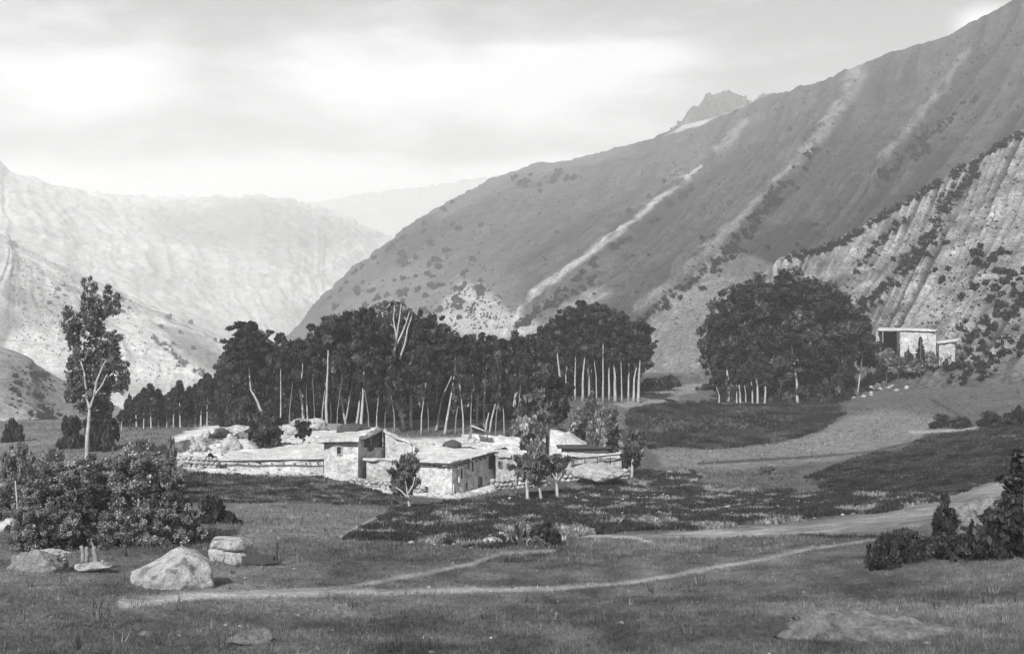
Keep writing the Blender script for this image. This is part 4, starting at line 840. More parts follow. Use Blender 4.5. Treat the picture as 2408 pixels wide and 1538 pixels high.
def slab(root, name, corners, tops, th, over, mat, bumpy=0.10, seed=0, parent=None):
    """earth roof slab with overhang: quad footprint, top slightly sagging"""
    ox, oy, oz = root.location; c = np.array([(x - ox, y - oy) for x, y in corners]); ctr = c.mean(0)
    e = c + (c - ctr) / np.linalg.norm(c - ctr, axis=1, keepdims=True) * over; n = 14; V = []; t = np.array(tops) - oz
    for j in range(n + 1):
        for i in range(n + 1):
            f, g = i / n, j / n; p = (e[0] * (1 - f) + e[1] * f) * (1 - g) + (e[3] * (1 - f) + e[2] * f) * g
            z = (t[0] * (1 - f) + t[1] * f) * (1 - g) + (t[3] * (1 - f) + t[2] * f) * g
            edge = min(f, g, 1 - f, 1 - g); z += 1.7 * bumpy * (float(fbm(p[0] * .5, p[1] * .5, seed, 3, 3)) + 0.6 * float(vnoise(p[0] * 1.7, p[1] * 1.7, 0, seed))) + (0.06 if edge == 0 else 0)
            k_ = 0.32 if edge == 0 else 0; V.append((p[0] + k_ * float(vnoise(p[0] * 1.3, p[1] * 1.3, 5, seed)), p[1] + k_ * float(vnoise(p[0] * 1.3, p[1] * 1.3, 9, seed)), z + th))
    W = n + 1; Fs = [(j * W + i, j * W + i + 1, (j + 1) * W + i + 1, (j + 1) * W + i) for j in range(n) for i in range(n)]
    ring = [i for i in range(W)] + [j * W + n for j in range(1, W)] + [n * W + i for i in range(n - 1, -1, -1)] + [j * W for j in range(n - 1, 0, -1)]
    b = len(V)
    for r_ in ring: V.append((V[r_][0], V[r_][1], V[r_][2] - th - 0.05))
    m = len(ring); Fs += [(ring[(i + 1) % m], ring[i], b + i, b + (i + 1) % m) for i in range(m)]; Fs.append(tuple(b + i for i in range(m))[::-1])
    mb = MB(); mb.add(V, Fs); return link(name, mb.mesh(name, mat), root)
def xy(u, d): return ((u - HU) / F * d, d)
def zz(v, d): return CZ - (v - HV) / F * d
def opening(root, a, b, f, zc, w, h, frame='white', pane='dark', name='window', fr=0.14, proud=0.10, mull=True):
    """framed opening on the wall a-b at fraction f"""
    a, b = np.array(a), np.array(b); L = np.hypot(*(b - a)); t_ = (b - a) / L; nrm = np.array([t_[1], -t_[0]]); p = a + (b - a) * f + nrm * proud
    ox, oy, oz = root.location; ang = math.atan2(t_[1], t_[0]); c = (p[0] - ox, p[1] - oy, zc - oz)
    mb = MB()
    def bar(lx, lz, hx, hz, hy=0.09): mb.box((c[0] + t_[0] * lx, c[1] + t_[1] * lx, c[2] + lz), (hx, hy, hz), ang)
    bar(-w / 2 - fr / 2, 0, fr / 2, h / 2 + fr); bar(w / 2 + fr / 2, 0, fr / 2, h / 2 + fr); bar(0, h / 2 + fr / 2, w / 2, fr / 2, 0.085); bar(0, -h / 2 - fr / 2, w / 2, fr / 2, 0.085)
    o = link(name, mb.mesh(name, M[frame]), root)
    pm = MB(); pm.box((c[0] - nrm[0] * 0.03, c[1] - nrm[1] * 0.03, c[2]), (w / 2, 0.03, h / 2), ang)
    link('pane' if name == 'window' else 'leaf', pm.mesh('pane', M[pane]), o)
    return o
def beams(root, a, b, z, n, r=0.09, out=0.55, mat='darkwood'):
    a, b = np.array(a), np.array(b); L = np.hypot(*(b - a)); t_ = (b - a) / L; nrm = np.array([t_[1], -t_[0]]); ox, oy, oz = root.location
    me = None
    for i in range(n):
        p = a + (b - a) * ((i + 0.5) / n)
        if me is None:
            mb = MB(); mb.tube([(-nrm[0] * .3, -nrm[1] * .3, 0), (nrm[0] * out, nrm[1] * out, 0)], r, 8); me = mb.mesh('beam', M[mat])
        link('beam', me, root, (p[0] - ox, p[1] - oy, z - oz + R.uniform(-.03, .03)))
def pole(root, name, p, q, r, mat):
    mb = MB(); mb.tube([relvec(p, root), relvec(Vector(p).lerp(Vector(q), .5) + Vector((0, 0, 0.02)), root), relvec(q, root)], [r, r * .9, r * .8], 8); return link(name, mb.mesh(name, M[mat], True), root)

# long low mud house on the left of the village
a0, a1, a2, a3 = xy(518, 113), xy(760, 113.5), xy(765, 124), xy(560, 124)
root = empty('mud_house', (*a0, zz(1122, 113))); tag(root, 'long low mud house with a pole-edged flat roof, left part of the village', 'house', 'houses of the village')
shell(root, 'wall', [a0, a1, a2, a3], zz(1140, 113), [zz(1088, 113), zz(1085, 113.5), zz(1085, 113.5), zz(1088, 113)], M['mud'], seed=3)
slab(root, 'roof', [a0, a1, a2, a3], [zz(1086, 113), zz(1082, 113.5), zz(1080, 113.5), zz(1082, 113)], 0.12, 0.1, M['mudroof'], seed=1)
beams(root, a0, a1, zz(1090, 113), 9, 0.07, 0.22)
pole(root, 'eave_pole', (*(np.array(xy(514, 112.4))), zz(1085, 112.4)), (*(np.array(xy(762, 112.6))), zz(1081, 112.6)), 0.09, 'darkwood')
opening(root, a0, a1, 0.03, zz(1108, 113), 0.5, 0.9, 'darkwood', 'dark', 'doorway', 0.08)
# square two-storey block
b0, b1, b2, b3 = xy(762, 111), xy(842, 110.5), xy(878, 120), xy(790, 121)
root = empty('mud_house', (*b0, zz(1128, 111))); tag(root, 'square tower-like mud house with one small dark window and upswept roof corner', 'house', 'houses of the village')
shell(root, 'wall', [b0, b1, b2, b3], zz(1150, 111), [zz(1040, 111), zz(1038, 110.5), zz(1028, 120), zz(1030, 121)], M['mud'], seed=11)
slab(root, 'roof', [xy(750, 110.4), xy(846, 110), xy(886, 120), xy(770, 121)], [zz(1040, 110.4), zz(1037, 110), zz(1012, 120), zz(1022, 121)], 0.30, 0.15, M['mudroof'], 0.06, seed=2)
opening(root, b0, b1, 0.45, zz(1058, 111), 0.42, 0.75, 'mud', 'dark', 'window', 0.06, 0.05)
beams(root, b0, b1, zz(1041, 111), 5, 0.06, 0.18)
link('door', None, root) if False else None
# open-fronted veranda wing between tower and courtyard
c0, c1, c2, c3 = xy(846, 112.5), xy(905, 117), xy(900, 124), xy(850, 122)
root = empty('mud_house', (*c0, zz(1125, 112.5))); tag(root, 'open-sided mud wing with a dark loft under a peaked roof beside the tower', 'house', 'houses of the village')
shell(root, 'wall', [c0, c1, c2, c3], zz(1150, 112.5), [zz(1052, 112.5), zz(1052, 117), zz(1050, 124), zz(1050, 122)], M['mud'], seed=21)
mb = MB(); ox, oy, oz = root.location
def rel(u, v, d): return tuple(relvec(P(u, v, d), root))
mb.add([rel(846,1030,111.6), rel(872,1021,113.6), rel(897,1006,116), rel(902,1005,123), rel(850,1018,121), rel(846,1036,111.6), rel(872,1027,113.6), rel(897,1013,116), rel(902,1012,123), rel(850,1024,121)],
       [(0,1,2,3,4), (9,8,7,6,5), (0,5,6,1), (1,6,7,2), (2,7,8,3), (3,8,9,4), (4,9,5,0)]); link('roof', mb.mesh('roof', M['mudroof']), root)
mb = MB(); mb.add([rel(848,1036,113.5), rel(899,1012,117.5), rel(900,1052,117.5), rel(870,1062,113.8), rel(850,1050,113.5)], [(0,1,2,3,4)]); link('loft_screen', mb.mesh('loft_screen', M['hay']), root)  # dark sheet in place of the shade inside the open loft
for (u, d) in ((850, 112.6), (872, 114.6), (903, 116.9)): pole(root, 'post', P(u, 1060, d), P(u, 1030 - (u - 850) * .35, d), 0.10, 'wood')
# sloping shed right of the veranda
root = empty('mud_shed', P(905, 1060, 117)); tag(root, 'pale lean-to shed sloping down right from the peaked roof', 'shed', 'houses of the village')
e0, e1, e2, e3 = xy(906, 116.5), xy(968, 115), xy(968, 120), xy(906, 122)
shell(root, 'wall', [e0, e1, e2, e3], zz(1100, 116), [zz(1014, 116.5), zz(1046, 115), zz(1044, 120), zz(1014, 122)], M['mud'], cap=False, seed=31)
slab(root, 'roof', [e0, e1, e2, e3], [zz(1014, 116.5), zz(1046, 115), zz(1044, 120), zz(1014, 122)], 0.14, 0.2, M['mudroof'], 0.04, seed=4)
# lower rubble house between tower and the windowed house
root = empty('rubble_house', P(870, 1130, 108)); tag(root, 'crumbling rubble-walled house stepped below the tower house and its wing', 'house', 'houses of the village')
g0, g1, g2, g3 = xy(862, 109), xy(985, 108.5), xy(985, 114.5), xy(872, 114.5)
shell(root, 'wall', [g0, g1, g2, g3], zz(1165, 108.5), [zz(1082, 109), zz(1086, 108.5), zz(1082, 114), zz(1080, 115)], M['stonewall'], amp=.18, seed=37)
slab(root, 'roof', [g0, g1, g2, g3], [zz(1082, 109), zz(1086, 108.5), zz(1082, 114) , zz(1080, 115)], 0.15, 0.2, M['mudroof'], 0.08, seed=6)
opening(root, g0, g1, 0.55, zz(1125, 108.5), 0.7, 0.5, 'wood', 'dark', 'window', 0.08)
# windowed house with the white frames
h0, h1, h2, h3 = xy(975, 109), xy(1063, 105.5), xy(1165, 114), xy(1150, 122)
h4 = xy(985, 121)
root = empty('mud_house', (*h1, zz(1162, 105.5))); tag(root, 'two-storey mud house with two white-framed windows and dark eaves', 'house', 'houses of the village')
shell(root, 'wall', [h0, h1, h2, h3, h4], zz(1185, 106), [zz(1092, 109), zz(1093, 105.5), zz(1068, 114), zz(1052, 122), zz(1054, 121)], M['mud'], amp=.16, seed=41)
slab(root, 'roof', [h0, h1, h2, h4], [zz(1090, 109), zz(1092, 105.5), zz(1066, 114), zz(1052, 121)], 0.18, 0.3, M['mudroof'], 0.10, seed=8)
pole(root, 'eave_pole', P(968, 1089, 108.6), P(1063, 1092, 104.9), 0.13, 'darkwood'); pole(root, 'eave_pole', P(1063, 1092, 104.9), P(1168, 1064, 113.6), 0.15, 'darkwood')
beams(root, h0, h1, zz(1094, 107.2), 8, 0.08, 0.3); beams(root, h1, h2, zz(1082, 110), 9, 0.08, 0.3)
for f, vv in ((0.17, 1112), (0.42, 1103)):
    opening(root, h1, h2, f, zz(vv, 107.5), 0.42, 0.95, 'white', 'dark', 'window', 0.26, 0.12)
opening(root, h1, h2, 0.88, zz(1085, 112.5), 0.7, 1.5, 'darkwood', 'dark', 'doorway', 0.08)
opening(root, h1, h2, 0.30, zz(1145, 107.5), 0.45, 0.7, 'mud', 'dark', 'window', 0.05, .05)
opening(root, h1, h2, 0.62, zz(1140, 109.5), 0.35, 1.1, 'wood', 'dark', 'doorway', 0.07)
opening(root, h1, h2, 0.04, zz(1150, 106.0), 0.3, 1.0, 'mud', 'dark', 'doorway', 0.05, .05)
opening(root, h0, h1, 0.35, zz(1150, 107.5), 0.45, 0.45, 'mud', 'dark', 'window', 0.05, .05)
# mound-roofed house behind it
root = empty('mud_house', P(1100, 1060, 122)); tag(root, 'low mud house with a swelling earth roof behind the windowed house', 'house', 'houses of the village')
i0, i1, i2, i3 = xy(1080, 121.5), xy(1215, 119), xy(1225, 129), xy(1090, 130)
shell(root, 'wall', [i0, i1, i2, i3], zz(1110, 120), [zz(1056, 121.5), zz(1060, 119), zz(1045, 129), zz(1044, 130)], M['mud'], seed=51)
slab(root, 'roof', [i0, i1, i2, i3], [zz(1052, 121.5), zz(1056, 119), zz(1036, 129), zz(1024, 130)], 0.25, 0.1, M['mudroof'], 0.22, seed=9)
root = empty('rubble_house', P(1170, 1130, 115)); tag(root, 'rough stone house end bulging between the windowed house and the pollard willows', 'house', 'houses of the village')
j0, j1, j2, j3 = xy(1166, 113), xy(1215, 110), xy(1240, 117), xy(1175, 119)
shell(root, 'wall', [j0, j1, j2, j3], zz(1165, 113), [zz(1072, 113), zz(1078, 110), zz(1068, 117), zz(1064, 119)], M['stonewall'], amp=.2, seed=55)
slab(root, 'roof', [j0, j1, j2, j3], [zz(1071, 113), zz(1077, 110), zz(1066, 117), zz(1062, 119)], 0.15, 0.15, M['mudroof'], 0.12, seed=12)
opening(root, j0, j1, 0.25, zz(1090, 112.5), 0.5, 0.5, 'wood', 'dark', 'window', 0.06)
def rockmesh(name, seed, mat, sub=4, cuts=9, rough=0.12, flat=0.0):
    import bmesh
    bm = bmesh.new(); bmesh.ops.create_icosphere(bm, subdivisions=sub, radius=1.0)
    V = np.array([v.co[:] for v in bm.verts]); rs = np.random.RandomState(seed)
    V *= (1 + 0.22 * vnoise(V[:, 0] * 1.2 + seed, V[:, 1] * 1.2, V[:, 2] * 1.2, seed))[:, None]
    for _ in range(cuts):
        n = rs.normal(size=3); n /= np.linalg.norm(n); n[2] = abs(n[2]) if rs.rand() < .7 else n[2]; k = rs.uniform(0.55, 0.92)
        d = V @ n - k; V -= np.where(d > 0, d * 0.88, 0)[:, None] * n
    V += V * (rough * fbm(V[:, 0] * 4 + seed, V[:, 1] * 4, V[:, 2] * 4, seed, 4, .6))[:, None]
    for v, c in zip(bm.verts, V): v.co = c
    me = bpy.data.meshes.new(name); bm.to_mesh(me); bm.free(); me.materials.append(M[mat])
    for p in me.polygons: p.use_smooth = True
    return me
# low rough walls tying the houses together
def rubble_wall(label, pts, d0, d1, h):
    a = P(pts[0][0], pts[0][1], d0); a.z = gz(a.x, a.y); root = empty('rubble_wall', a); tag(root, label, 'wall', 'rubble walls of the village'); n = len(pts); mb = MB(); me = [rockmesh('stone', 300 + k, 'rock', 2, 6, .2) for k in range(4)]; cnt = 0
    for i in range(n - 1):
        p, q = pts[i], pts[i + 1]; dd0 = d0 + (d1 - d0) * i / (n - 1); dd1 = d0 + (d1 - d0) * (i + 1) / (n - 1); A, B = P(*p, dd0), P(*q, dd1); L = math.dist(A[:2], B[:2]); m = max(2, int(L / .5))
        for k in range(m):
            for lv in range(int(h / .4) + 1):
                f = (k + (lv % 2) * .5) / m; c = A.lerp(B, f); z = gz(c.x, c.y) + .15 + lv * .38
                if cnt < 290:
                    o = link('stone', me[R.randrange(4)], root, (c.x - a.x + R.uniform(-.08, .08), c.y - a.y + R.uniform(-.12, .12), z - a.z)); o.scale = (R.uniform(.26, .38), R.uniform(.25, .4), R.uniform(.2, .28)); o.rotation_euler = (R.uniform(-.3, .3), R.uniform(-.3, .3), R.uniform(0, 3)); cnt += 1
rubble_wall('broken stone wall running from the rock pile to the long low house', [(420,1098),(470,1103),(516,1108)], 113, 112.5, .9)
rubble_wall('stone wall edging the yard below the tower house and the rubble house', [(820,1133),(880,1150),(940,1168),(1000,1172)], 109.5, 105.5, .7)
rubble_wall('stone wall between the bulging stone house and the pollard willows', [(1160,1150),(1215,1138),(1290,1120)], 109, 112, .9)
rubble_wall('stone wall below the low house with the roof rail', [(1325,1115),(1400,1122),(1480,1108)], 115, 118, .8)
rubble_wall('ruined wall on the roofs between the long house and the rock pile', [(590,1060),(640,1052),(700,1050)], 125.5, 126, .6)
# white gabled hut
root = empty('white_hut', P(1292, 1050, 127)); tag(root, 'white hut with a single sloping gable beside the dark single-trunk tree', 'hut', 'houses of the village')
k0, k1, k2, k3 = xy(1292, 127), xy(1388, 126), xy(1388, 131), xy(1292, 132)
mb = MB(); zb = 1105
face = [(1292, zb), (1392, zb), (1392, 1056), (1378, 1049), (1360, 1038), (1343, 1026), (1326, 1017), (1308, 1011), (1294, 1010)]
fr = [rel(u, v, 127) for u, v in face]; bk = [rel(u * 1.0, v, 127) for u, v in face]; bk = [(x, y + 5.0, z - (.75 if z > 1.2 else 0)) for x, y, z in bk]; n = len(fr)
mb.add(fr + bk, [tuple(range(n)), tuple(range(n, 2 * n))[::-1]] + [(i, n + i, n + (i + 1) % n, (i + 1) % n) for i in range(n)])
link('wall', mb.mesh('wall', M['mud']), root)
mb = MB(); rf = [(x, y - .08, z + .02) for x, y, z in fr[2:]] + []; m_ = len(rf); bk2 = [(x, y + 5.4, z - .75) for x, y, z in rf]; up_ = [(x, y, z + .05) for x, y, z in rf]; bu = [(x, y, z + .05) for x, y, z in bk2]
mb.add(rf + bk2 + up_ + bu, [(i, i + 1, m_ + i + 1, m_ + i) for i in range(m_ - 1)] + [(2 * m_ + i + 1, 2 * m_ + i, 3 * m_ + i, 3 * m_ + i + 1) for i in range(m_ - 1)] + [(i + 1, i, 2 * m_ + i, 2 * m_ + i + 1) for i in range(m_ - 1)])
link('roof', mb.mesh('roof', M['mudroof']), root)
# low house with a rail roof at the right end
root = empty('mud_house', P(1330, 1100, 120)); tag(root, 'low mud house with a rail along its roof, right end of the village', 'house', 'houses of the village')
l0, l1, l2, l3 = xy(1325, 118), xy(1462, 120), xy(1450, 128), xy(1330, 127)
shell(root, 'wall', [l0, l1, l2, l3], zz(1135, 118), [zz(1078, 118), zz(1078, 120), zz(1062, 128), zz(1062, 127)], M['stonewall'], amp=.15, seed=61)
slab(root, 'roof', [l0, l1, l2, l3], [zz(1077, 118), zz(1077, 120), zz(1062, 127), zz(1061, 127)], 0.14, 0.12, M['mudroof'], 0.12, seed=13)
pole(root, 'rail', P(1335, 1082, 117.4), P(1462, 1068, 119.3), 0.08, 'darkwood')
for u in (1345, 1375, 1405, 1435): pole(root, 'rail_post', P(u, 1092, 117.9), P(u, 1074, 117.9), 0.06, 'darkwood')
# dark boxes in place of the shade line under the hut
root = empty('lean_to', P(1350, 1075, 124)); tag(root, 'dark low boxes standing in for the shadow under the white hut', 'shed', 'houses of the village')
mb = MB(); mb.box(relvec(P(1375, 1062, 124.5), root) - Vector((0, 0, .9)), (2.6, .9, 1.45)); link('wall', mb.mesh('wall', M['darkwood']), root)
mb = MB(); mb.box(relvec(P(1372, 1050, 124.4), root), (3.0, 1.2, .07), 0.03); link('roof', mb.mesh('roof', M['darkwood']), root)
# white house on the slope
root = empty('white_house', P(2115, 840, HW - 5)); tag(root, 'white block house on the right-hand slope with an open porch', 'house')
dW = HW - 5
w0, w1, w2, w3 = xy(2117, dW), xy(2201, dW + 1), xy(2205, dW + 8), xy(2117, dW + 8)
shell(root, 'wall', [w0, w1, w2, w3], zz(870, dW), [zz(781, dW), zz(783, dW + 1), zz(779, dW + 8), zz(777, dW + 8)], M['mud'], amp=.12, seed=71)
p0, p1, p2, p3 = xy(2072, dW + 2), xy(2114, dW + 2), xy(2114, dW + 8), xy(2072, dW + 8)
shell(root, 'porch_wall', [(p0[0], p0[1] + 3), (p1[0], p1[1] + 3), p2, p3], zz(870, dW), [zz(782, dW)] * 4, M['stonewall'], amp=.12, seed=73)
slab(root, 'roof', [xy(2066, dW + .3), xy(2201, dW + .3), xy(2204, dW + 8), xy(2068, dW + 8)], [zz(777, dW), zz(780, dW), zz(776, dW + 9), zz(773, dW + 9)], 0.16, 0.0, M['mudroof'], 0.06, seed=15)
pole(root, 'post', P(2111, 845, dW - .3), P(2111, 780, dW - .3), 0.22, 'darkwood'); pole(root, 'post', P(2076, 840, dW), P(2076, 780, dW), 0.14, 'wood')
mb = MB(); mb.box(relvec(P(2094, 800, dW + 4.7), root), (1.5, .15, 1.4)); link('doorway', mb.mesh('doorway', M['dark']), root)
sW = hit(2225, 845, (0, 1, 7)).y - 3
root = empty('stone_shed', P(2210, 840, sW)); tag(root, 'small grey shed with a pale sloping roof edge right of the white house', 'shed')
x0, x1, x2, x3 = xy(2208, sW), xy(2246, sW), xy(2250, sW + 5), xy(2206, sW + 5)
shell(root, 'wall', [x0, x1, x2, x3], zz(860, sW), [zz(808, sW), zz(802, sW), zz(802, sW + 5), zz(808, sW + 5)], M['stonewall'], amp=.05, seed=75)
slab(root, 'roof', [x0, x1, x2, x3], [zz(808, sW), zz(802, sW), zz(800, sW + 5), zz(805, sW + 5)], 0.2, 0.5, M['mudroof'], 0.03, seed=16)
# dark barn in the right-hand field with one bright opening
fW = on_ground(2250, 1006).y
root = empty('field_hut', P(2235, 1005, fW)); tag(root, 'tiny dark field hut with one bright patch on the right field edge', 'hut')
y0, y1, y2, y3 = xy(2232, fW), xy(2268, fW), xy(2270, fW + 4), xy(2232, fW + 4)
shell(root, 'wall', [y0, y1, y2, y3], zz(1020, fW), [zz(988, fW), zz(984, fW), zz(984, fW + 4), zz(988, fW + 4)], M['darkwood'], amp=.05, seed=77)
slab(root, 'roof', [y0, y1, y2, y3], [zz(988, fW), zz(984, fW), zz(982, fW + 4), zz(985, fW + 4)], 0.15, 0.3, M['hay'], 0.05, seed=17)
mb = MB(); mb.box(relvec(P(2256, 995, fW - .15), root), (.22, .04, .13)); link('shutter', mb.mesh('shutter', M['white']), root)
# pole shelter on the roofs
root = empty('pole_shelter', P(1085, 1040, 123)); tag(root, 'small shelter of slanting poles on the roofs behind the windowed house', 'shelter')
pole(root, 'pole', P(1106, 1032, 123), P(1110, 1010, 123), .09, 'wood'); pole(root, 'pole', P(1101, 1035, 123), P(1106, 1012, 124), .08, 'wood'); pole(root, 'pole', P(1108, 1001, 123), P(1146, 1016, 123), .10, 'bark'); pole(root, 'pole', P(1146, 1036, 124), P(1146, 1016, 123), .07, 'wood')
mb = MB(); mb.add([rel(1108,1002,123.2), rel(1146,1017,123.2), rel(1150,1014,126.5), rel(1112,1000,126.5)], [(0,1,2,3)]); mb.add([rel(1108,1004,123.2), rel(1146,1019,123.2), rel(1150,1016,126.5), rel(1112,1002,126.5)], [(3,2,1,0)]); link('thatch', mb.mesh('thatch', M['hay']), root)
# brushwood heaps on roofs
def rock(label, u, v, w, h, d, mat='rock', depth=1.0, seed=0, name='boulder', cat='boulder', group=None, rz=0.0, tilt=0.0, sub=4, rough=.12, cuts=9):
    """stone whose outline spans w x h around (u, v)"""
    d = d or on_ground(u, v + h * .4).y
    s = d / F; o = link(name, rockmesh(name, seed, mat, sub, cuts, rough), None, P(u, v, d + w * .5 * s * depth * .6)); o.scale = (w * .5 * s * 1.12, w * .5 * s * depth, h * .5 * s * 1.15)
    o.rotation_euler = (0, tilt, rz); tag(o, label, cat, group); return o
rock('dark brushwood heap piled on the tower house roof', 830, 1010, 80, 26, 118, 'hay', 0.7, 1, 'brush_heap', 'brushwood', rough=.25)
rock('small dark brushwood heap on the flat roof near the pole shelter', 1062, 1044, 46, 22, 121, 'hay', 0.7, 2, 'brush_heap', 'brushwood', rough=.25)
# ------------------------------------------------------------------ boulders
pile = [('largest pale round boulder of the village rock pile', 545, 1052, 58, 52), ('slanting pale boulder at the right of the rock pile', 585, 1055, 56, 40), ('grey boulder crowning the rock pile under the poplar stems', 520, 1018, 62, 28), ('pale boulder at the left end of the rock pile', 485, 1022, 30, 24),
        ('flat pale boulder left below the rock pile', 460, 1050, 60, 34), ('pale block overhanging the dark hollow of the rock pile', 565, 1010, 62, 22), ('small pale rock at the foot of the rock pile', 440, 1085, 42, 30), ('pale rock beside the round dark roof tree', 690, 1010, 44, 30), ('pale rock behind the small dark shrub tree', 745, 1000, 60, 30), ('low pale rock where the straight trunks stand', 795, 1004, 66, 22), ('grey outcrop under the forked pale trunk', 715, 994, 70, 26)]
for i, (lab, u, v, w, h) in enumerate(pile): rock(lab, u, v, w, h, None, 'rock' if i not in (2, 9) else 'rockdark', .9, 20 + i, rough=.3, cuts=18, group='boulders around the village', rz=i * .7)
rock('dark rock standing in for the shaded hollow beneath the overhanging block of the pile', 572, 1024, 54, 20, None, 'rockdark', .6, 41, group='boulders around the village')  # dark stone fills in the shade under the overhang
gb = rock('great pale whale-backed boulder beside the footpath', 412, 1352, 215, 215, 44, 'rock', 0.8, 67, sub=5, rough=.08, cuts=5)
for v in gb.data.vertices:
    k = min(1.0, max(0.0, (v.co.x + 1.0) / 1.7)); v.co.z *= 0.34 + 0.58 * k ** 1.6 if v.co.z > 0 else .6
    if v.co.x > .6: v.co.z *= 1 - (v.co.x - .6) * .6
rock('flat-topped pale slab rock balanced behind the great boulder', 534, 1277, 96, 32, 53, 'rock', 0.8, 71, tilt=0.05, sub=5, rough=.06)
rock('squat grey rock carrying the flat slab rock', 532, 1308, 84, 44, 53, 'rock', 0.7, 73)
rock('dark lichen-covered boulder at the left edge of the foreground', 84, 1338, 160, 96, 46, 'rockdark', 0.8, 75, sub=5, rough=.2, cuts=12)
rock('pale broken top stone on the dark lichen boulder', 110, 1306, 86, 34, 46.5, 'rock', .8, 77, sub=5, rough=.25)
rock('small bright boulder beside the pale soft bush', 1160, 1275, 52, 26, 63, 'rock', 0.8, 79)
rock('broad grey rock face in the bottom right corner of the meadow', 2130, 1524, 460, 180, 27.5, 'rockmid', 0.7, 88, sub=5, rough=.34, tilt=0.06, cuts=16)
rock('pale flat rock at the bottom edge left of centre', 590, 1496, 110, 34, 31, 'rockmid', 0.8, 83, rough=.2)
rock('small pale stone at the bottom edge near the left corner', 342, 1490, 36, 14, None, 'rockmid', .8, 85)
rock('jagged pale rock between the upright bush and the big conifer', 2272, 1215, 60, 62, None, 'rockmid', .8, 87, rough=.3)
rock('long pale rock under the branches of the big conifer', 2315, 1238, 90, 30, None, 'rockmid', .8, 89, rough=.25)
rock('pale flat stone by the tree stems left of the great boulder', 215, 1330, 80, 16, 47, 'rock', .8, 91)
rock('pale rock on the bank below the windowed house', 935, 1165, 60, 40, 104, 'rock', .8, 93, group='boulders around the village')
rock('rounded pale rock bank right of the pollard willows', 1400, 1112, 110, 44, 112, 'rock', .8, 95, group='boulders around the village', rough=.06)
rock('dark broken earth bank behind the scrub at the right edge', 2370, 1235, 300, 140, None, 'rockdark', .7, 143, name='earth_bank', cat='bank', sub=5, rough=.3, cuts=14)
rr_ = random.Random(8)
for i, (u, v, w) in enumerate(((2040,850,34),(2010,880,26),(2030,900,22),(2062,905,20),(1985,900,24),(2075,870,24))):
    rock('pale stone on the bank between the great clump and the white house, %s of six' % ORD[i], u, v, w, w * .8, None, 'rockmid', .8, 100 + i, group='stones on the bank', sub=3, name='stone', cat='stone')
# whitish tree stumps under the thicket, trough, post, hay rick
root = empty('tree_stump', P(193, 1322, 49)); tag(root, 'split pale stump under the foreground thicket', 'stump', 'pale stumps under the thicket')
trunk(root, [(196,1322),(194,1300),(190,1283)], 6, 4, 49, M['barkmid'], 'trunk'); trunk(root, [(204,1322),(204,1300),(202,1286)], 6, 4, 49, M['barkmid'], 'trunk')
root = empty('tree_stump', P(224, 1328, 48)); tag(root, 'taller upright pale stump on the flat stone', 'stump', 'pale stumps under the thicket')
trunk(root, [(224,1328),(223,1305),(222,1284)], 7, 5, 48, M['barkmid'], 'trunk'); trunk(root, [(222,1288),(214,1272)], 3, 1.5, 48, M['barkmid'], 'limb')
root = empty('water_trough', P(600, 1328, 53)); tag(root, 'dark timber trough beside the slab rock', 'trough')
mb = MB(); c = relvec(P(606, 1318, 53), root); mb.box(c, (.75, .05, .16), .08); mb.box(c + Vector((-.04, .5, 0)), (.75, .05, .16), .08); link('side', mb.mesh('side', M['darkwood']), root)
mb = MB(); mb.box(c + Vector((-.74, .2, 0)), (.05, .22, .17), .08); mb.box(c + Vector((.72, .3, 0)), (.05, .22, .15), .08); link('end_board', mb.mesh('end_board', M['darkwood']), root)
mb = MB(); mb.box(c + Vector((0, .25, -.1)), (.7, .2, .03), .08); link('bottom', mb.mesh('bottom', M['darkwood']), root)
root = empty('wooden_post', P(651, 1318, 53)); tag(root, 'lone dark post in the grass right of the trough', 'post')
mb = MB(); g_ = on_ground(650, 1316); mb.tube([relvec(P(651, 1322, 53), root), relvec(P(650, 1300, 53), root), relvec(P(652, 1275, 53), root)], [.07, .065, .06], 8); link('shaft', mb.mesh('shaft', M['darkwood']), root)
mb = MB(); mb.box(relvec(P(640, 1321, 53), root), (.5, .06, .05), 0.1, .15); link('rail', mb.mesh('rail', M['darkwood']), root)
root = empty('hay_rick', P(45, 1280, 60)); tag(root, 'pale hay rick on short legs at the left edge', 'hay rick')
o = link('hay', rockmesh('hay', 131, 'straw', 4, 3, .22), root, relvec(P(42, 1238, 60), root)); o.scale = (1.0, .8, .65)
for (u, v) in ((30, 1278), (48, 1280)): pole(root, 'leg', P(u, v + 4, 59.6), P(u - 3, 1240, 60), .07, 'bark')
pole(root, 'mast', P(47, 1275, 60), P(36, 1130, 60), .04, 'bark')

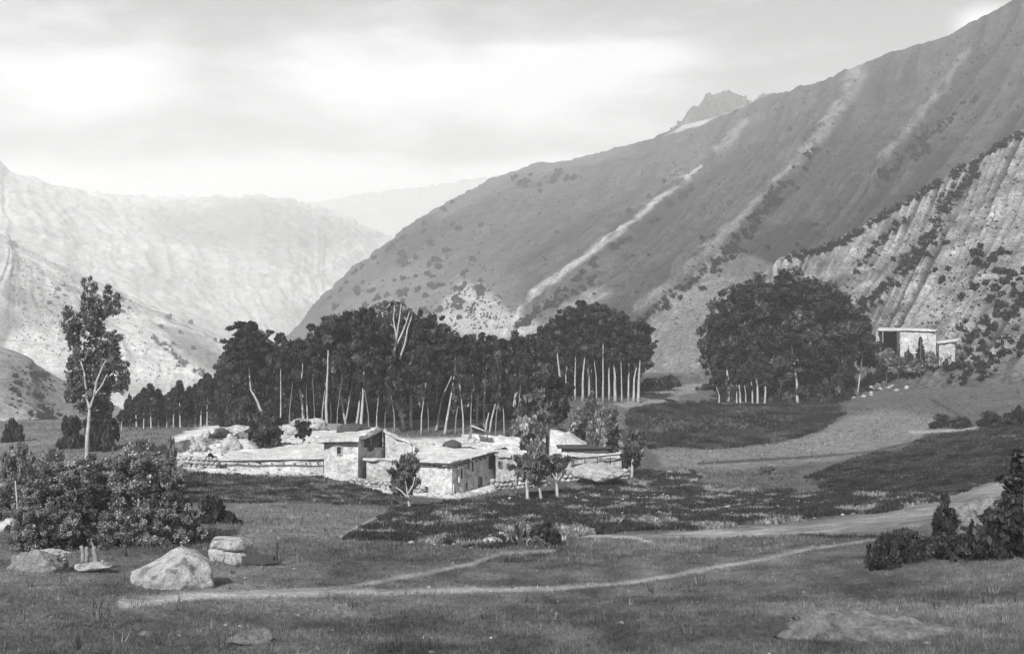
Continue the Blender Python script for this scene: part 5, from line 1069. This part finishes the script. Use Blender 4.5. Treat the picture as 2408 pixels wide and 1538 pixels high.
# ------------------------------------------------------------------ ground growth (uncountable)
def jpoly(u, v, x, y, poly): return in_poly(u + 22 * fbm(x / 4, y / 4, 0, 12, 4), v + 12 * fbm(x / 3, y / 5, 0, 13, 4), poly)
def scatter(name, n, ulo, uhi, dlo, dhi, hr, mask, tonef, wid=0.35, blades=4, seed=0, lean=.5, power=1.0):
    rs = np.random.RandomState(seed); u = rs.uniform(ulo, uhi, n); d = dlo * (dhi / dlo) ** (rs.uniform(0, 1, n) ** power); x, y = (u - HU) / F * d, d; z = height(x, y); v = HV + (CZ - z) / y * F
    keep = mask(u, v, x, y, rs); u, v, x, y, z = u[keep], v[keep], x[keep], y[keep], z[keep]; m = len(u)
    if m == 0: return
    tn = tonef(u, v, x, y); h = rs.uniform(*hr, m) * (0.7 + 0.8 * (fbm(x / 3, y / 3, 0, seed + 2, 2) * .5 + .5))
    V = np.zeros((m, blades, 3, 3)); 
    for b in range(blades):
        a = rs.uniform(0, 6.283, m); r = rs.uniform(0, .5, m) * h; bx, by = x + np.cos(a) * r, y + np.sin(a) * r; w = h * wid * .5 * rs.uniform(.6, 1.3, m); o = rs.uniform(0, 6.283, m)
        V[:, b, 0] = np.stack([bx - np.cos(o) * w, by - np.sin(o) * w, z - .04], 1); V[:, b, 1] = np.stack([bx + np.cos(o) * w, by + np.sin(o) * w, z - .04], 1)
        l = rs.uniform(0, lean, m) * h; V[:, b, 2] = np.stack([bx + np.cos(a) * l, by + np.sin(a) * l, z + h * rs.uniform(.6, 1.1, m)], 1)
    tt = np.repeat((tn * np.exp(rs.normal(0, .33, m))), blades * 3)
    o = link(name, mesh_np(name, V.reshape(-1, 3), np.arange(m * blades * 3).reshape(-1, 3), M['grass'], False, tt)); tag(o, kind='stuff')
def offtrack(u, v, wid=1.0):
    wid = wid * (.35 + .65 * hash3(np.floor(u * 7), np.floor(v * 11), u * 0, 3))
    u, v = u + 5 * vnoise(u / 9, v / 5, 0, 4), v + 2 * vnoise(u / 7, v / 4, 0, 6)
    return (poly_dist(u, v, TRACK) > np.interp(u, [p[0] for p in TRACK], TRACKW) * 1.0 * wid) & (poly_dist(u, v, TRACK2) > 5) & (poly_dist(u, v, ROAD) > np.interp(u, [p[0] for p in ROAD], ROADW) * .95) & (poly_dist(u, v, BANKPATH) > 3)
def gmask(p, fq=4.0):
    def f(u, v, x, y, rs):
        clump = fbm(x / fq, y / fq, 0, 63, 3)
        return offtrack(u, v) & (~in_poly(u, v, YARD)) & (~in_poly(u, v, CROP)) & (rs.uniform(0, 1, len(u)) < np.clip(p + clump * .9, 0.08, 1))
    return f
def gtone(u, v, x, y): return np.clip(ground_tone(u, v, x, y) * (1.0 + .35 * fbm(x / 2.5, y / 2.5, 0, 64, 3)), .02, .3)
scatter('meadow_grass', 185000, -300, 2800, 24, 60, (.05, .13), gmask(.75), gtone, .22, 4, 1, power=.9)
scatter('meadow_grass', 100000, -300, 2800, 55, 110, (.08, .22), gmask(.6, 7), gtone, .3, 3, 2)
scatter('field_grass', 60000, -100, 2600, 105, 260, (.1, .3), lambda u, v, x, y, rs: gmask(.5, 12)(u, v, x, y, rs), gtone, .5, 3, 3)
scatter('crop_plants', 110000, 780, 2300, 58, 135, (.12, .32), lambda u, v, x, y, rs: jpoly(u, v, x, y, CROP) & (rs.uniform(0, 1, len(u)) < .8), lambda u, v, x, y: 0.04 + 0.18 * np.clip((fbm(x / 1.6, y / 2.4, 0, 77, 3) - .18) * 4, 0, 1), .8, 4, 4, .8)
scatter('bank_weeds', 60000, 420, 980, 76, 114, (.1, .32), lambda u, v, x, y, rs: in_poly(u, v + 6 * fbm(x / 2, y / 2, 0, 3, 3), BANK) & (rs.uniform(0, 1, len(u)) < .55 + fbm(x / 2, y / 2, 0, 8, 3)), lambda u, v, x, y: .065 * np.exp(1.8 * fbm(x / 1.2, y / 1.2, 0, 6, 3)), .7, 4, 5, .6)
scatter('bank_weeds', 40000, 1880, 2600, 70, 135, (.1, .25), lambda u, v, x, y, rs: jpoly(u, v, x, y, SHADE), lambda u, v, x, y: .035 * np.exp(1.4 * fbm(x / 1.5, y / 1.5, 0, 6, 3)), .7, 3, 6, .6)  # weeds toned dark to carry the right slope's painted shade
scatter('terrace_crop', 50000, 1400, 2050, 140, 205, (.2, .45), lambda u, v, x, y, rs: jpoly(u, v, x, y, TERRACE) & (rs.uniform(0, 1, len(u)) < np.where(in_poly(u, v, TERR_IN), .25, .9)), lambda u, v, x, y: .045 * np.exp(1.2 * fbm(x / 3, y / 3, 0, 6, 3)), .9, 3, 16, .6)
scatter('tall_weeds', 1800, -100, 2500, 30, 75, (.2, .4), gmask(.12, 5), lambda u, v, x, y: np.where(fbm(x, y, 0, 5, 2) > .1, .16, .05), .12, 5, 7, .5)
# loose stones in the meadow and yard
rs = np.random.RandomState(77); sv, sf, bse = [], [], 0
ico = rockmesh('ico', 5, 'rock', 1, 3, .2); iv = np.array([v.co[:] for v in ico.vertices]); if_ = np.array([tuple(p.vertices) for p in ico.polygons])
def stones(n, ur, dr, poly, sr):
    global bse
    u = rs.uniform(*ur, n); d = dr[0] * (dr[1] / dr[0]) ** rs.uniform(0, 1, n); x, y = (u - HU) / F * d, d; z = height(x, y); v = HV + (CZ - z) / y * F
    k = in_poly(u, v, poly) if poly else np.ones(n, bool)
    for X, Y, Z in zip(x[k], y[k], z[k]):
        s = rs.uniform(*sr) * (1 if rs.rand() < .9 else 1.8); a = rs.uniform(0, 6.28); c, s_ = math.cos(a), math.sin(a)
        q = iv * [s, s * rs.uniform(.6, 1), s * rs.uniform(.4, .8)]; q = np.stack([q[:, 0] * c - q[:, 1] * s_, q[:, 0] * s_ + q[:, 1] * c, q[:, 2]], 1) + [X, Y, Z + s * .15]
        sv.append(q); sf.append(if_ + bse); bse += len(iv)
stones(130, (0, 2400), (26, 90), None, (.03, .09)); stones(2600, (400, 1500), (85, 135), YARD, (.08, .32)); stones(900, (900, 2200), (60, 130), CROP, (.10, .24))
stones(160, (1930, 2250), (180, 240), [(1940,900),(2000,850),(2100,835),(2230,850),(2230,900),(2000,940)], (.2, .6))
tag(link('loose_stones', mesh_np('loose_stones', np.concatenate(sv), np.concatenate(sf), M['rock'], True)), kind='stuff')
